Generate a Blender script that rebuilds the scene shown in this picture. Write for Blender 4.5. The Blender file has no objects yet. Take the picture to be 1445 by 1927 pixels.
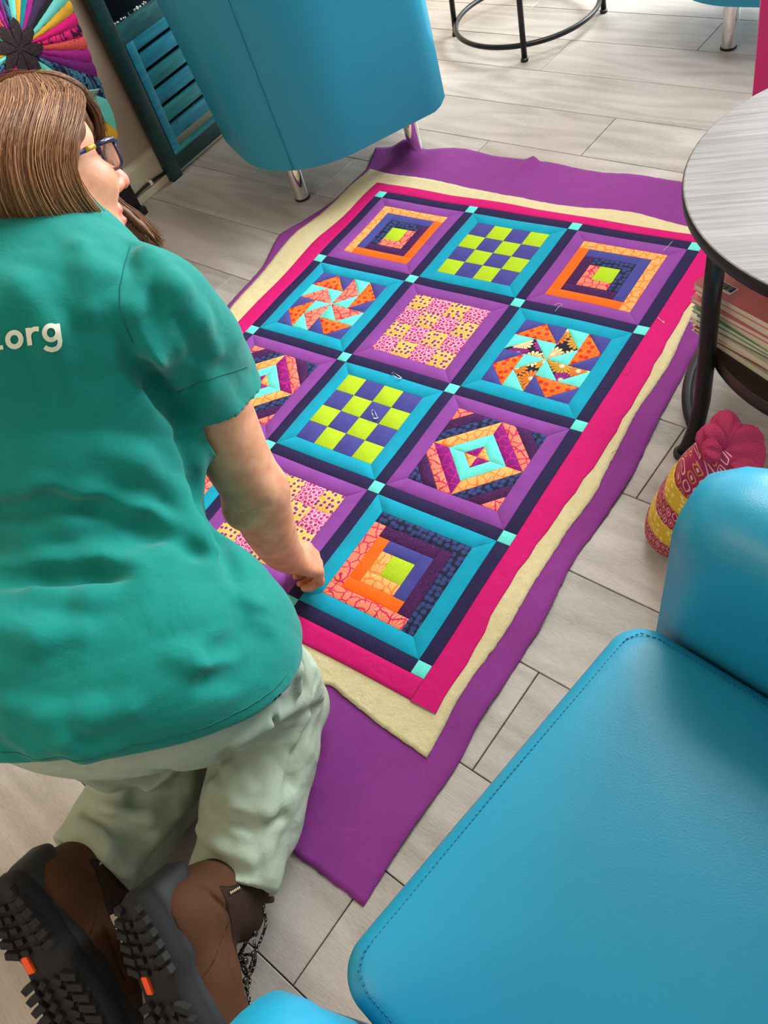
import bpy, bmesh, math, random
import numpy as np
from mathutils import Vector, Matrix
from mathutils.bvhtree import BVHTree
random.seed(7)
rng = np.random.default_rng(7)
sc = bpy.context.scene
COL = sc.collection
PI = math.pi

# ---------------------------------------------------------------- camera
FPX, W, H = 1526.6, 1445, 1927
CAM = np.array([1.4650, -1.6283, 1.2639])
RIGHT = np.array([0.8068913, 0.5450249, -0.2277594])
DOWN = np.array([0.3258038, -0.7322560, -0.5980410])
FWD = np.array([-0.4927254, 0.4083492, -0.7684222])
cd = bpy.data.cameras.new('camera'); cam = bpy.data.objects.new('camera', cd); COL.objects.link(cam)
cd.sensor_fit = 'VERTICAL'; cd.sensor_height = 36.0; cd.lens = FPX * 36.0 / H
cd.clip_start = 0.01; cd.clip_end = 60
M4 = Matrix.Identity(4)
for i in range(3):
    M4[i][0] = RIGHT[i]; M4[i][1] = -DOWN[i]; M4[i][2] = -FWD[i]; M4[i][3] = CAM[i]
cam.matrix_world = M4
sc.camera = cam

# ---------------------------------------------------------------- light
wd = bpy.data.worlds.new('world'); sc.world = wd; wd.use_nodes = True
bg = wd.node_tree.nodes['Background']; bg.inputs[0].default_value = (0.88, 0.95, 1.0, 1); bg.inputs[1].default_value = 1.5


def area(name, loc, target, sx, sy, power, col):
    l = bpy.data.lights.new(name, 'AREA'); l.shape = 'RECTANGLE'; l.size = sx; l.size_y = sy
    l.energy = power; l.color = col
    o = bpy.data.objects.new(name, l); COL.objects.link(o); o.location = loc
    o.rotation_euler = (Vector(target) - Vector(loc)).to_track_quat('-Z', 'Y').to_euler()
    return o


area('window_light', (1.9, 3.3, 2.5), (0.5, -0.6, 0.1), 2.8, 1.8, 480, (0.90, 0.965, 1.0))
area('ceiling_panel_light', (0.95, 0.5, 2.6), (0.95, 0.5, 0), 1.2, 1.2, 42, (0.95, 0.98, 1.0))
area('ceiling_light', (0.3, -2.9, 2.3), (0.6, -1.9, 0), 1.0, 1.0, 12, (1.0, 0.76, 0.52))
sc.view_settings.view_transform = 'Standard'; sc.view_settings.look = 'None'
sc.view_settings.exposure = 0.48; sc.view_settings.gamma = 1.0
sc.view_settings.use_curve_mapping = False


# ---------------------------------------------------------------- measuring helpers (points in the room)
def ray(u, v):
    d = RIGHT * ((u - W / 2) / FPX) + DOWN * ((v - H / 2) / FPX) + FWD
    return d / np.linalg.norm(d)


def Z(u, v, z=0.0):
    d = ray(u, v); return CAM + d * (z - CAM[2]) / d[2]


def D(u, v, k):
    return CAM + ray(u, v) * k


def X(u, v, x):
    d = ray(u, v); return CAM + d * (x - CAM[0]) / d[0]


def img(a, b, c):
    return RIGHT * a + DOWN * b + FWD * c


# ---------------------------------------------------------------- object helpers
BASE = {}


def tag(o, label=None, cat=None, group=None, kind=None):
    if label: o['label'] = label
    if cat: o['category'] = cat
    if group: o['group'] = group
    if kind: o['kind'] = kind
    return o


def root(name, loc, label=None, cat=None, group=None, kind=None):
    o = bpy.data.objects.new(name, None); o.empty_display_size = .05
    COL.objects.link(o); o.location = Vector([float(c) for c in loc]); BASE[o.name] = np.array(loc, float)
    return tag(o, label, cat, group, kind)


def mk(name, V, F, mat, parent=None, base=None, smooth=True, mats=None, mi=None):
    """mesh from world-space vertices; the origin is the parent's (or base)"""
    V = np.asarray(V, float)
    b = BASE[parent.name] if parent is not None else np.array(base if base is not None else (0, 0, 0), float)
    me = bpy.data.meshes.new(name)
    me.from_pydata((V - b).tolist(), [], [list(map(int, f)) for f in F]); me.update()
    o = bpy.data.objects.new(name, me); COL.objects.link(o); BASE[o.name] = b
    if parent is not None: o.parent = parent
    else: o.location = Vector(b.tolist())
    for m in (mats or [mat]): me.materials.append(m)
    if mi is not None: me.polygons.foreach_set('material_index', np.asarray(mi, np.int32))
    me.polygons.foreach_set('use_smooth', np.full(len(me.polygons), smooth))
    return o


def mkfast(name, V, Q, mat, parent=None, base=None, mats=None, mi=None):
    """quad mesh from arrays"""
    b = BASE[parent.name] if parent is not None else np.array(base if base is not None else (0, 0, 0), float)
    me = bpy.data.meshes.new(name); n = len(Q)
    me.vertices.add(len(V)); me.vertices.foreach_set('co', (V - b).astype(np.float32).ravel())
    me.loops.add(n * 4); me.loops.foreach_set('vertex_index', Q.astype(np.int32).ravel())
    me.polygons.add(n); me.polygons.foreach_set('loop_start', np.arange(n, dtype=np.int32) * 4)
    me.polygons.foreach_set('loop_total', np.full(n, 4, np.int32))
    me.polygons.foreach_set('use_smooth', np.ones(n, bool))
    me.update(calc_edges=True); me.validate()
    o = bpy.data.objects.new(name, me); COL.objects.link(o); BASE[o.name] = b
    if parent is not None: o.parent = parent
    else: o.location = Vector(b.tolist())
    for m in (mats or [mat]): me.materials.append(m)
    if mi is not None: me.polygons.foreach_set('material_index', np.asarray(mi, np.int32))
    return o


class MB:
    def __init__(s): s.V = []; s.F = []

    def add(s, V, F):
        n = len(s.V); s.V += [tuple(map(float, v)) for v in V]; s.F += [[i + n for i in f] for f in F]; return s

    def tube(s, P, r, n=8, caps=True, closed=False):
        P = [np.array(p, float) for p in P]; m = len(P); R = r if hasattr(r, '__len__') else [r] * m
        V = []; prev = None
        for i in range(m):
            a = P[(i - 1) % m] if (closed or i > 0) else P[i]; b = P[(i + 1) % m] if (closed or i < m - 1) else P[i]
            t = b - a; t /= np.linalg.norm(t) + 1e-12
            if prev is None:
                h = np.array([0, 0, 1.]) if abs(t[2]) < .9 else np.array([1., 0, 0]); u = np.cross(t, h)
            else: u = prev - t * np.dot(prev, t)
            u /= np.linalg.norm(u) + 1e-12; prev = u; w = np.cross(t, u)
            for k in range(n):
                a_ = 2 * PI * k / n; V.append(P[i] + R[i] * (math.cos(a_) * u + math.sin(a_) * w))
        F = []
        for i in range(m if closed else m - 1):
            j = (i + 1) % m
            for k in range(n):
                k2 = (k + 1) % n; F.append([i * n + k, i * n + k2, j * n + k2, j * n + k])
        if caps and not closed:
            F.append(list(range(n))[::-1]); F.append([(m - 1) * n + k for k in range(n)])
        return s.add(V, F)

    def box(s, c, ax, hs, bev=0.0):
        c = np.array(c, float); ax = np.array(ax, float); hs = np.array(hs, float)
        bm = bmesh.new(); bmesh.ops.create_cube(bm, size=2)
        for v in bm.verts: v.co = Vector((v.co.x * hs[0], v.co.y * hs[1], v.co.z * hs[2]))
        if bev > 0: bmesh.ops.bevel(bm, geom=bm.edges[:], offset=bev, segments=2, affect='EDGES', profile=.6)
        bm.verts.ensure_lookup_table()
        V = [c + v.co.x * ax[0] + v.co.y * ax[1] + v.co.z * ax[2] for v in bm.verts]
        F = [[v.index for v in f.verts] for f in bm.faces]; bm.free()
        return s.add(V, F)

    def lathe(s, prof, c, ax=None, n=32, wob=None):
        """prof: list of (r, z); ax rows x, y, z"""
        ax = np.eye(3) if ax is None else np.array(ax, float); c = np.array(c, float); V = []
        for i, (r, z) in enumerate(prof):
            for k in range(n):
                a = 2 * PI * k / n; rr = r * (1 + (wob(a, i) if wob else 0))
                V.append(c + ax[0] * rr * math.cos(a) + ax[1] * rr * math.sin(a) + ax[2] * z)
        F = []
        for i in range(len(prof) - 1):
            for k in range(n):
                k2 = (k + 1) % n; F.append([i * n + k, i * n + k2, (i + 1) * n + k2, (i + 1) * n + k])
        F.append(list(range(n))[::-1]); F.append([(len(prof) - 1) * n + k for k in range(n)])
        return s.add(V, F)

    def build(s, name, mat, parent=None, base=None, smooth=True, **k):
        return mk(name, s.V, s.F, mat, parent, base, smooth, **k)


I3 = np.eye(3)


def rotz(a): c, s_ = math.cos(a), math.sin(a); return np.array([[c, s_, 0], [-s_, c, 0], [0, 0, 1.]])   # rows = local axes


def autosharp(o, ang=35):
    me = o.data
    bm = bmesh.new(); bm.from_mesh(me)
    for e in bm.edges:
        e.smooth = not (len(e.link_faces) == 2 and e.calc_face_angle(0) > math.radians(ang))
    bm.to_mesh(me); bm.free(); return o


# ---------------------------------------------------------------- materials
def rgb(r, g, b):
    f = lambda c: ((c / 255 + .055) / 1.055) ** 2.4 if c / 255 > .04045 else c / 255 / 12.92
    return (f(r), f(g), f(b), 1)


class NT:
    def __init__(s, name):
        s.m = bpy.data.materials.new(name); s.m.use_nodes = True; s.nt = s.m.node_tree
        s.b = s.nt.nodes['Principled BSDF']; s._c = None

    def n(s, t, **kw):
        nd = s.nt.nodes.new(t)
        for k, v in kw.items():
            if k.startswith('i_'):
                key = k[2:]; key = int(key) if key.isdigit() else key
                s.put(nd.inputs[key], v)
            else: setattr(nd, k, v)
        return nd

    def put(s, sock, v):
        if isinstance(v, bpy.types.NodeSocket): s.nt.links.new(v, sock)
        else: sock.default_value = v

    def coord(s):
        if s._c is None: s._c = s.n('ShaderNodeTexCoord').outputs['Object']
        return s._c

    def mapping(s, scale=(1, 1, 1), rot=(0, 0, 0), loc=(0, 0, 0), src=None):
        return s.n('ShaderNodeMapping', i_Vector=src or s.coord(), i_Scale=scale, i_Rotation=rot, i_Location=loc).outputs[0]

    def noise(s, scale, detail=2, vec=None, dist=0.0, rough=.5):
        return s.n('ShaderNodeTexNoise', i_Vector=vec or s.coord(), i_Scale=scale, i_Detail=detail, i_Distortion=dist, i_Roughness=rough)

    def math(s, op, a, b=0.0, c=None):
        nd = s.n('ShaderNodeMath', operation=op); s.put(nd.inputs[0], a); s.put(nd.inputs[1], b)
        if c is not None: s.put(nd.inputs[2], c)
        return nd.outputs[0]

    def ramp(s, fac, stops, interp='LINEAR'):
        nd = s.n('ShaderNodeValToRGB', i_Fac=fac); cr = nd.color_ramp; cr.interpolation = interp
        while len(cr.elements) < len(stops): cr.elements.new(.5)
        for e, (p, c) in zip(cr.elements, stops): e.position = p; e.color = c if len(c) == 4 else (*c, 1)
        return nd.outputs[0]

    def mix(s, fac, a, b, mode='MIX'):
        nd = s.n('ShaderNodeMix', data_type='RGBA', blend_type=mode)
        s.put(nd.inputs[0], fac); s.put(nd.inputs[6], a); s.put(nd.inputs[7], b); return nd.outputs[2]

    def step(s, v, e, w=.03):
        return s.n('ShaderNodeMapRange', i_0=v, i_1=e - w, i_2=e + w, i_3=0.0, i_4=1.0).outputs[0]

    def bump(s, h, dist=.001, strength=1.0, normal=None):
        nd = s.n('ShaderNodeBump', i_Height=h, i_Distance=dist, i_Strength=strength)
        if normal is not None: s.put(nd.inputs['Normal'], normal)
        s.put(s.b.inputs['Normal'], nd.outputs[0]); return nd.outputs[0]

    def done(s, col=None, rough=.8, metal=0.0, spec=None, sheen=0.0, coat=0.0):
        if col is not None: s.put(s.b.inputs['Base Color'], col)
        s.put(s.b.inputs['Roughness'], rough); s.put(s.b.inputs['Metallic'], metal)
        if spec is not None: s.put(s.b.inputs['Specular IOR Level'], spec)
        if sheen: s.put(s.b.inputs['Sheen Weight'], sheen)
        if coat: s.put(s.b.inputs['Coat Weight'], coat)
        return s.m


def plain(name, col, rough=.6, metal=0., spec=None, coat=0.):
    return NT(name).done(col, rough, metal, spec, coat=coat)


def cotton(name, col, var=.06, weave=True, crease=.0012):
    t = NT(name)
    n1 = t.noise(22, 3).outputs[0]
    c2 = tuple(min(1, c * (1 + var * 3)) for c in col[:3]) + (1,); c1 = tuple(c * (1 - var * 2) for c in col[:3]) + (1,)
    c = t.mix(n1, c1, c2)
    w = t.noise(1400, 1).outputs[0]
    cr = t.noise(28, 4, vec=t.mapping((1, .55, 1), (0, 0, .6)), dist=.6).outputs[0]
    hgt = t.math('ADD', t.math('MULTIPLY', cr, 1.0), t.math('MULTIPLY', w, .10))
    t.bump(hgt, crease * 3)
    return t.done(c, .88, spec=.25, sheen=.05)


def flower(t, vec, scale, petals, R, jitter=.5, rnd=.75):
    """mask of petalled flowers on a Voronoi layout -> (inside mask, centre mask, cell colour)"""
    v = t.n('ShaderNodeVectorMath', operation='SCALE', i_0=vec, i_Scale=scale).outputs[0]
    vo = t.n('ShaderNodeTexVoronoi', voronoi_dimensions='2D', i_Vector=v, i_Scale=1.0, i_Randomness=rnd)
    d = t.n('ShaderNodeVectorMath', operation='SUBTRACT', i_0=v, i_1=vo.outputs['Position']).outputs[0]
    sp = t.n('ShaderNodeSeparateXYZ', i_0=d)
    ang = t.math('ARCTAN2', sp.outputs[1], sp.outputs[0])
    pet = t.math('ABSOLUTE', t.math('SINE', t.math('MULTIPLY', ang, petals / 2)))
    rad = t.math('MULTIPLY', t.math('ADD', t.math('MULTIPLY', pet, jitter), 1 - jitter), R)
    dist = vo.outputs['Distance']
    return t.math('SUBTRACT', dist, rad), dist, vo, ang


def vine(name, base, line, scale=46, width=.10):
    """bursts of curling stems: star lines radiating from scattered centres, warped"""
    t = NT(name)
    wv = t.noise(26, 1).outputs['Color']
    vec = t.n('ShaderNodeVectorMath', operation='MULTIPLY_ADD', i_0=wv, i_1=(.035, .035, 0), i_2=t.coord()).outputs[0]
    f, dist, vo, ang = flower(t, vec, scale, 7, .4)
    sp = t.math('SINE', t.math('ADD', t.math('MULTIPLY', ang, 6.0), t.math('MULTIPLY', dist, 5.0)))
    lines = t.math('SUBTRACT', 1.0, t.step(t.math('ABSOLUTE', sp), .30, .12))
    edge = t.n('ShaderNodeTexVoronoi', voronoi_dimensions='2D', feature='DISTANCE_TO_EDGE', i_Vector=vec, i_Scale=scale, i_Randomness=.75).outputs[0]
    m = t.math('MAXIMUM', lines, t.math('SUBTRACT', 1.0, t.step(edge, .07, .03)))
    c = t.mix(m, base, line)
    t.bump(t.noise(30, 3).outputs[0], .002)
    return t.done(c, .88, spec=.25)


def paisley(name, a, b, scale=24):
    t = NT(name)
    vec = t.n('ShaderNodeVectorMath', operation='MULTIPLY_ADD', i_0=t.noise(30, 1).outputs['Color'], i_1=(.02, .02, 0), i_2=t.coord()).outputs[0]
    f, dist, vo, ang = flower(t, vec, scale, 8, .5)
    rings = t.math('ABSOLUTE', t.math('SINE', t.math('MULTIPLY', f, 24.0)))
    c = t.mix(t.step(rings, .35, .2), b, a)
    t.bump(t.noise(30, 3).outputs[0], .0025)
    return t.done(c, .88, spec=.25)


def scribble(name, a, b, scale=85):
    t = NT(name)
    n1 = t.noise(scale, 1, dist=1.5).outputs[0]
    band = t.math('ABSOLUTE', t.math('SINE', t.math('MULTIPLY', n1, 42.0)))
    c = t.mix(t.step(band, .28, .12), b, a)
    t.bump(t.noise(30, 3).outputs[0], .002)
    return t.done(c, .88, spec=.25)


def seedflower(name, a, b, scale=78):
    t = NT(name)
    f, dist, vo, ang = flower(t, t.coord(), scale, 10, .55, .35, .5)
    m = t.math('ABSOLUTE', t.math('SINE', t.math('MULTIPLY', ang, 8.0)))
    inside = t.math('SUBTRACT', 1.0, t.step(f, -.06, .05))
    ringm = t.math('MULTIPLY', inside, t.step(m, .55, .15))
    c = t.mix(ringm, a, b)
    t.bump(t.noise(30, 3).outputs[0], .002)
    return t.done(c, .88, spec=.25)


def calico(name, base, petal, rim, core, scale=62):
    t = NT(name)
    f, dist, vo, ang = flower(t, t.coord(), scale, 6, .42, .25, .6)
    rimm = t.math('SUBTRACT', 1.0, t.step(t.math('ABSOLUTE', f), .07, .03))
    ins = t.math('SUBTRACT', 1.0, t.step(f, -.06, .03))
    c = t.mix(rimm, base, rim); c = t.mix(ins, c, petal)
    c = t.mix(t.math('SUBTRACT', 1.0, t.step(dist, .12, .03)), c, core)
    sp = t.n('ShaderNodeTexVoronoi', voronoi_dimensions='2D', feature='DISTANCE_TO_EDGE', i_Vector=t.coord(), i_Scale=scale * 1.9).outputs[0]
    c = t.mix(t.math('MULTIPLY', t.math('SUBTRACT', 1.0, t.step(sp, .05, .03)), t.math('SUBTRACT', 1.0, ins)), c, rim)
    t.bump(t.noise(30, 3).outputs[0], .002)
    return t.done(c, .88, spec=.25)


def daisy(name):
    t = NT(name)
    f, dist, vo, ang = flower(t, t.coord(), 24, 14, .62, .3, .8)
    ins = t.math('SUBTRACT', 1.0, t.step(f, 0, .02))
    pc = t.ramp(t.n('ShaderNodeSeparateColor', i_0=vo.outputs['Color']).outputs[0],
                [(0, rgb(214, 120, 40)), (.35, rgb(205, 150, 50)), (.6, rgb(246, 205, 150)), (.85, rgb(150, 40, 130))], 'CONSTANT')
    gap = t.step(t.math('ABSOLUTE', t.math('SINE', t.math('MULTIPLY', ang, 7.0))), .25, .1)
    c = t.mix(t.math('MULTIPLY', ins, gap), rgb(32, 28, 44), pc)
    c = t.mix(t.math('SUBTRACT', 1.0, t.step(dist, .13, .03)), c, rgb(238, 205, 170))
    t.bump(t.noise(30, 3).outputs[0], .002)
    return t.done(c, .88, spec=.25)


PURPLE = cotton('purple_cotton', rgb(132, 62, 146))
BACKING = cotton('backing_cotton', rgb(132, 52, 132), .03, crease=.0016)
TEAL = cotton('teal_cotton', rgb(0, 150, 178))
NAVY = paisley('navy_cotton', rgb(34, 27, 66), rgb(44, 35, 78), 18)
PINK = cotton('magenta_cotton', rgb(216, 14, 116), .03)
MINT = paisley('mint_cotton', rgb(104, 222, 208), rgb(92, 208, 194), 20)
LIME = paisley('lime_print', rgb(178, 208, 36), rgb(150, 184, 24), 24)
BLUE = cotton('slate_blue_cotton', rgb(66, 66, 140))
CORAL = vine('coral_vine_print', rgb(250, 142, 104), rgb(196, 32, 86))
PEACH = vine('peach_vine_print', rgb(250, 176, 104), rgb(240, 122, 48))
PLUM = vine('plum_vine_print', rgb(116, 16, 112), rgb(178, 28, 120))
ORANGE = paisley('orange_print', rgb(250, 104, 16), rgb(238, 84, 20), 24)
ORANGE2 = calico('orange_flower_print', rgb(248, 96, 24), rgb(226, 60, 26), rgb(250, 130, 44), rgb(190, 40, 40), 50)
SCRIB = scribble('purple_scribble_print', rgb(42, 22, 60), rgb(128, 36, 122))
DOTS = seedflower('navy_seed_print', rgb(26, 30, 54), rgb(62, 78, 138))
YEL = calico('yellow_flower_print', rgb(248, 166, 30), rgb(150, 62, 120), rgb(252, 206, 140), rgb(80, 40, 90), 75)
ROSE = calico('rose_flower_print', rgb(190, 28, 116), rgb(196, 70, 120), rgb(244, 196, 208), rgb(110, 20, 80), 70)
DAISY = daisy('daisy_print')


def batting_mat():
    t = NT('cream_batting'); n = t.noise(60, 4).outputs[0]; f = t.noise(420, 2, dist=2.0).outputs[0]
    c = t.mix(n, rgb(222, 205, 150), rgb(240, 228, 182)); t.bump(t.math('ADD', n, t.math('MULTIPLY', f, .5)), .004)
    return t.done(c, .95, spec=.1, sheen=.15)


BATTING = batting_mat()


def plank_mat():
    t = NT('grey_laminate'); oi = t.n('ShaderNodeObjectInfo').outputs['Random']
    off = t.n('ShaderNodeCombineXYZ', i_0=t.math('MULTIPLY', oi, 17.0), i_1=t.math('MULTIPLY', oi, 9.0), i_2=t.math('MULTIPLY', oi, 5.0)).outputs[0]
    v = t.n('ShaderNodeVectorMath', operation='ADD', i_0=t.coord(), i_1=off).outputs[0]
    big = t.noise(2.2, 2, vec=t.mapping((.5, 3.2, 1), src=v)).outputs[0]
    lines = t.math('SINE', t.math('MULTIPLY', big, 46.0))
    rings = t.math('MULTIPLY', t.math('ADD', lines, 1.0), .5)
    fine = t.noise(30, 4, vec=t.mapping((2.2, 34, 1), src=v), rough=.65).outputs[0]
    blot = t.noise(3.2, 3, vec=t.mapping((.8, 2.2, 1), src=v)).outputs[0]
    g = t.math('ADD', t.math('MULTIPLY', rings, .10), t.math('ADD', t.math('MULTIPLY', fine, .55), t.math('MULTIPLY', blot, .42)))
    c = t.ramp(g, [(.28, rgb(124, 117, 109)), (.5, rgb(166, 158, 149)), (.74, rgb(196, 189, 181))])
    kv = t.n('ShaderNodeTexVoronoi', voronoi_dimensions='2D', i_Vector=t.mapping((1.5, 3.6, 1), src=v), i_Scale=1.0).outputs['Distance']
    knot = t.math('SUBTRACT', 1.0, t.step(t.math('ADD', kv, t.math('MULTIPLY', fine, .08)), .09, .06))
    c = t.mix(t.math('MULTIPLY', knot, .45), c, rgb(104, 92, 80))
    tone = t.math('MULTIPLY_ADD', oi, .14, .93)
    c = t.mix(1.0, c, t.n('ShaderNodeCombineXYZ', i_0=tone, i_1=tone, i_2=tone).outputs[0], 'MULTIPLY')
    t.bump(fine, .0004)
    return t.done(c, t.math('MULTIPLY_ADD', fine, .2, .30), spec=.6)


PLANK = plank_mat()
GAP = plain('joint_dark', rgb(52, 46, 42), .8)


def vinyl(name, col):
    t = NT(name); v = t.n('ShaderNodeTexVoronoi', i_Vector=t.coord(), i_Scale=520.0).outputs[0]
    n = t.noise(9, 3).outputs[0]
    t.bump(t.math('ADD', t.math('MULTIPLY', v, .06), t.math('MULTIPLY', n, .5)), .0018)
    return t.done(col, .38, spec=.45)


BLUEVINYL = vinyl('sky_blue_vinyl', rgb(30, 142, 174))
PINKVINYL = vinyl('pink_vinyl', rgb(206, 46, 120))
SEAMBLUE = plain('blue_piping', rgb(14, 106, 140), .5)
CHROME = plain('chrome', (.82, .82, .82, 1), .07, 1.0)
BLACKRUB = plain('black_rubber', rgb(24, 24, 24), .7)
BLACKMET = plain('black_metal', rgb(22, 22, 24), .38, .3)


def wood(name, stops, sc_=(60, 3, 3), rot=0., rough=.5, coat=0.):
    t = NT(name); v = t.mapping((1, 1, 1), (0, 0, rot))
    f = t.noise(1, 5, vec=t.mapping(sc_, src=v), rough=.65).outputs[0]
    b = t.noise(5, 2, vec=v).outputs[0]
    g = t.math('ADD', t.math('MULTIPLY', f, .75), t.math('MULTIPLY', b, .25))
    t.bump(f, .0006)
    return t.done(t.ramp(g, stops), rough, coat=coat)


# =============================================================== FLOOR
th = math.radians(-4.1); ca, sa = math.cos(th), math.sin(th)


def fl(xp, n, z=0.): return np.array([xp * ca - n * sa, xp * sa + n * ca, z])


PW, PL = .1992, 1.33
floor = MB().box((.6, -.1, -.02), I3, (1.44, 3.1, .0098)).build('floor', GAP, base=(0.6, -.1, 0), smooth=False)
tag(floor, kind='structure')
joints = {0: .449, -1: .144, 1: -.35, 2: .075, 3: .5, 4: -.2, 5: .7, -5: 1.137, -2: -.224, -3: .55, -4: -.02, -6: .62, -7: .1, -8: 1.17,
          -9: .45, -10: -.2, -11: 1.0, -12: .3, -13: .8, 6: .1, 7: -.4, 8: .55, 9: .2}
pm_cache = {}


def plank(x0, x1, k):
    n0 = .347 + k * PW; g = .0009; L = x1 - x0 - 2 * g; w = PW - 2 * g; key = round(L, 3)
    if key not in pm_cache:
        b = .0012; zt = 0.; V = []
        for z, i in ((-.0101, 0), (-.0012, 0), (zt, b)):
            for sx, sy in ((-1, -1), (1, -1), (1, 1), (-1, 1)): V.append((sx * (L / 2 - i), sy * (w / 2 - i), z))
        F = [[8, 9, 10, 11]]
        for l in (0, 4):
            for i in range(4): j = (i + 1) % 4; F.append([l + i, l + j, l + 4 + j, l + 4 + i])
        me = bpy.data.meshes.new('plank'); me.from_pydata(V, [], F); me.materials.append(PLANK); pm_cache[key] = me
    o = bpy.data.objects.new('plank', pm_cache[key]); COL.objects.link(o); o.parent = floor
    c = fl((x0 + x1) / 2, n0 + PW / 2)
    o.location = Vector((c - BASE[floor.name]).tolist()); o.rotation_euler = (0, 0, th)


for k in range(-15, 12):
    j = joints.get(k, (k * .43) % PL)
    nmid = .347 + k * PW + PW / 2
    xl = -.838 + nmid * sa; xl = max(xl, -.95)          # planks stop at the skirting
    lo = (-.842 + nmid * math.sin(th)) / ca
    hi = 2.0
    cuts = [lo]; x = j - PL * 3
    while x < hi:
        if x > lo + .03 and x < hi - .03: cuts.append(x)
        x += PL
    cuts.append(hi)
    for a, b in zip(cuts[:-1], cuts[1:]): plank(a, b, k)

# =============================================================== WALL LEFT, SKIRTING
t = NT('taupe_wall_paint'); t.bump(t.noise(260, 3).outputs[0], .0012)
WALLM = t.done(t.mix(t.noise(3, 2).outputs[0], rgb(184, 162, 138), rgb(194, 172, 148)), .75)
wl = MB().box((-.895, -.1, 1.2), I3, (.05, 3.1, 1.22)).build('wall_left', WALLM, base=(-.895, -.1, 0), smooth=False); tag(wl, kind='structure')
PALE = NT('pale_wall_paint'); PALE = PALE.done(PALE.mix(PALE.noise(2, 2).outputs[0], rgb(186, 178, 166), rgb(196, 188, 176)), .85)
for nm, c_, h_ in (('wall_back', (.9, -3.25, 1.3), (1.9, .05, 1.35)), ('wall_right', (2.75, -1.3, 1.3), (.05, 1.9, 1.35))):
    tag(MB().box(c_, I3, h_).build(nm, PALE, base=(c_[0], c_[1], 0), smooth=False), kind='structure')
tag(MB().box((.9, .2, 2.7), I3, (1.9, 3.5, .05)).build('ceiling', PALE, base=(.9, -.1, 2.65), smooth=False), kind='structure')
# shop window across the bright end of the room: frame and mullions
WFR = plain('dark_window_frame', rgb(60, 62, 64), .5)
wf = root('window_1', (.9, 3.72, 0), kind='structure')
for x_ in (-.86, .3, 1.5, 2.7): MB().box((x_, 3.72, 1.3), I3, (.03, .03, 1.34), .003).build('mullion', WFR, wf, smooth=False)
for z_ in (.12, 2.62): MB().box((.92, 3.72, z_), I3, (1.8, .03, .04), .003).build('window_rail', WFR, wf, smooth=False)
SKIRT = NT('cream_gloss_paint').done(rgb(208, 196, 166), .4)
mb = MB(); prof = [(-.845, 0.0), (-.829, 0.0), (-.829, .098), (-.834, .108), (-.838, .114), (-.845, .116)]
V = [(x, y, z) for y in (-3.2, 3.0) for x, z in prof]; n = len(prof)
mb.add(V, [[i, (i + 1) % n, n + (i + 1) % n, n + i] for i in range(n)] + [list(range(n))[::-1], list(range(n, 2 * n))])
tag(mb.build('baseboard_left', SKIRT, base=(-.84, -.1, 0), smooth=False), kind='structure')
mb = MB(); mb.box((-.8225, -.1, .0125), I3, (.0065, 3.1, .0125), .003)
tag(mb.build('trim_1', SKIRT, base=(-.8225, -.1, 0), smooth=False), kind='structure')
cb = MB().tube([(-.822, y, .034 + .004 * math.sin(y * 25) - (.0 if y < -.1 else (y + .1) * .05)) for y in np.linspace(-.42, .0, 22)], .0048, 8)
cable = cb.build('cable', BLACKRUB, base=(-.822, -.2, .03)); tag(cable, 'black cable clipped along the cream skirting board', 'cable')
MB().box((-.822, -.166, .037), I3, (.008, .0055, .0075), .002).build('cable_clip', plain('white_plastic', rgb(230, 228, 220), .4), cable)

# =============================================================== TEAL SHUTTER UNIT
TEALW = wood('teal_painted_wood', [(.3, rgb(10, 62, 66)), (.5, rgb(20, 84, 88)), (.72, rgb(38, 108, 110))], (9, 9, 40), rough=.5)
TEALD = wood('dark_teal_wood', [(.3, rgb(4, 36, 36)), (.55, rgb(10, 52, 50)), (.75, rgb(30, 84, 78))], (14, 14, 70), rough=.4)
SLATW = wood('blue_slat_wood', [(.28, rgb(14, 92, 116)), (.5, rgb(24, 122, 146)), (.72, rgb(60, 154, 164))], (14, 5, 60), rough=.42)
SLATG = wood('green_slat_wood', [(.28, rgb(14, 92, 100)), (.5, rgb(30, 122, 126)), (.72, rgb(76, 158, 142))], (14, 5, 60), rough=.42)
BLACKGL = plain('black_glass', rgb(14, 14, 17), .12)
sh = root('shutter_door', (-.80, .1, 0), 'teal painted wooden shutter door with slats and dark pane by the wall', 'shutter')


def bx(name, mat, par, x0, x1, y0, y1, z0, z1, bev=.002, sharp=True):
    o = MB().box(((x0 + x1) / 2, (y0 + y1) / 2, (z0 + z1) / 2), I3, ((x1 - x0) / 2, (y1 - y0) / 2, (z1 - z0) / 2), bev).build(name, mat, par)
    return autosharp(o)


bx('post', TEALD, sh, -.826, -.792, -.098, -.052, 0.0, 1.15, .003)
bx('post', TEALD, sh, -.826, -.792, .40, .446, 0.0, 1.15, .003)
bx('rail', TEALW, sh, -.822, -.794, -.052, .40, .417, .465, .003)
bx('rail', TEALD, sh, -.822, -.794, -.052, .40, .018, .068, .003)
bx('rail', TEALD, sh, -.822, -.794, -.052, .40, 1.10, 1.15, .003)
bx('stile', SLATW, sh, -.816, -.796, -.046, -.014, .078, .417)
bx('stile', SLATW, sh, -.816, -.796, .362, .394, .078, .417)
bx('inner_rail', SLATW, sh, -.814, -.797, -.014, .362, .384, .417)
bx('inner_rail', SLATG, sh, -.812, -.788, -.05, .398, .0685, .079, .0015)
for i in range(5):
    z1 = .371 - i * .0555; bx('slat', (SLATW, SLATG, SLATW, SLATG, SLATW)[i], sh, -.812, -.799, -.0135, .3615, z1 - .043, z1, .0022)
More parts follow.
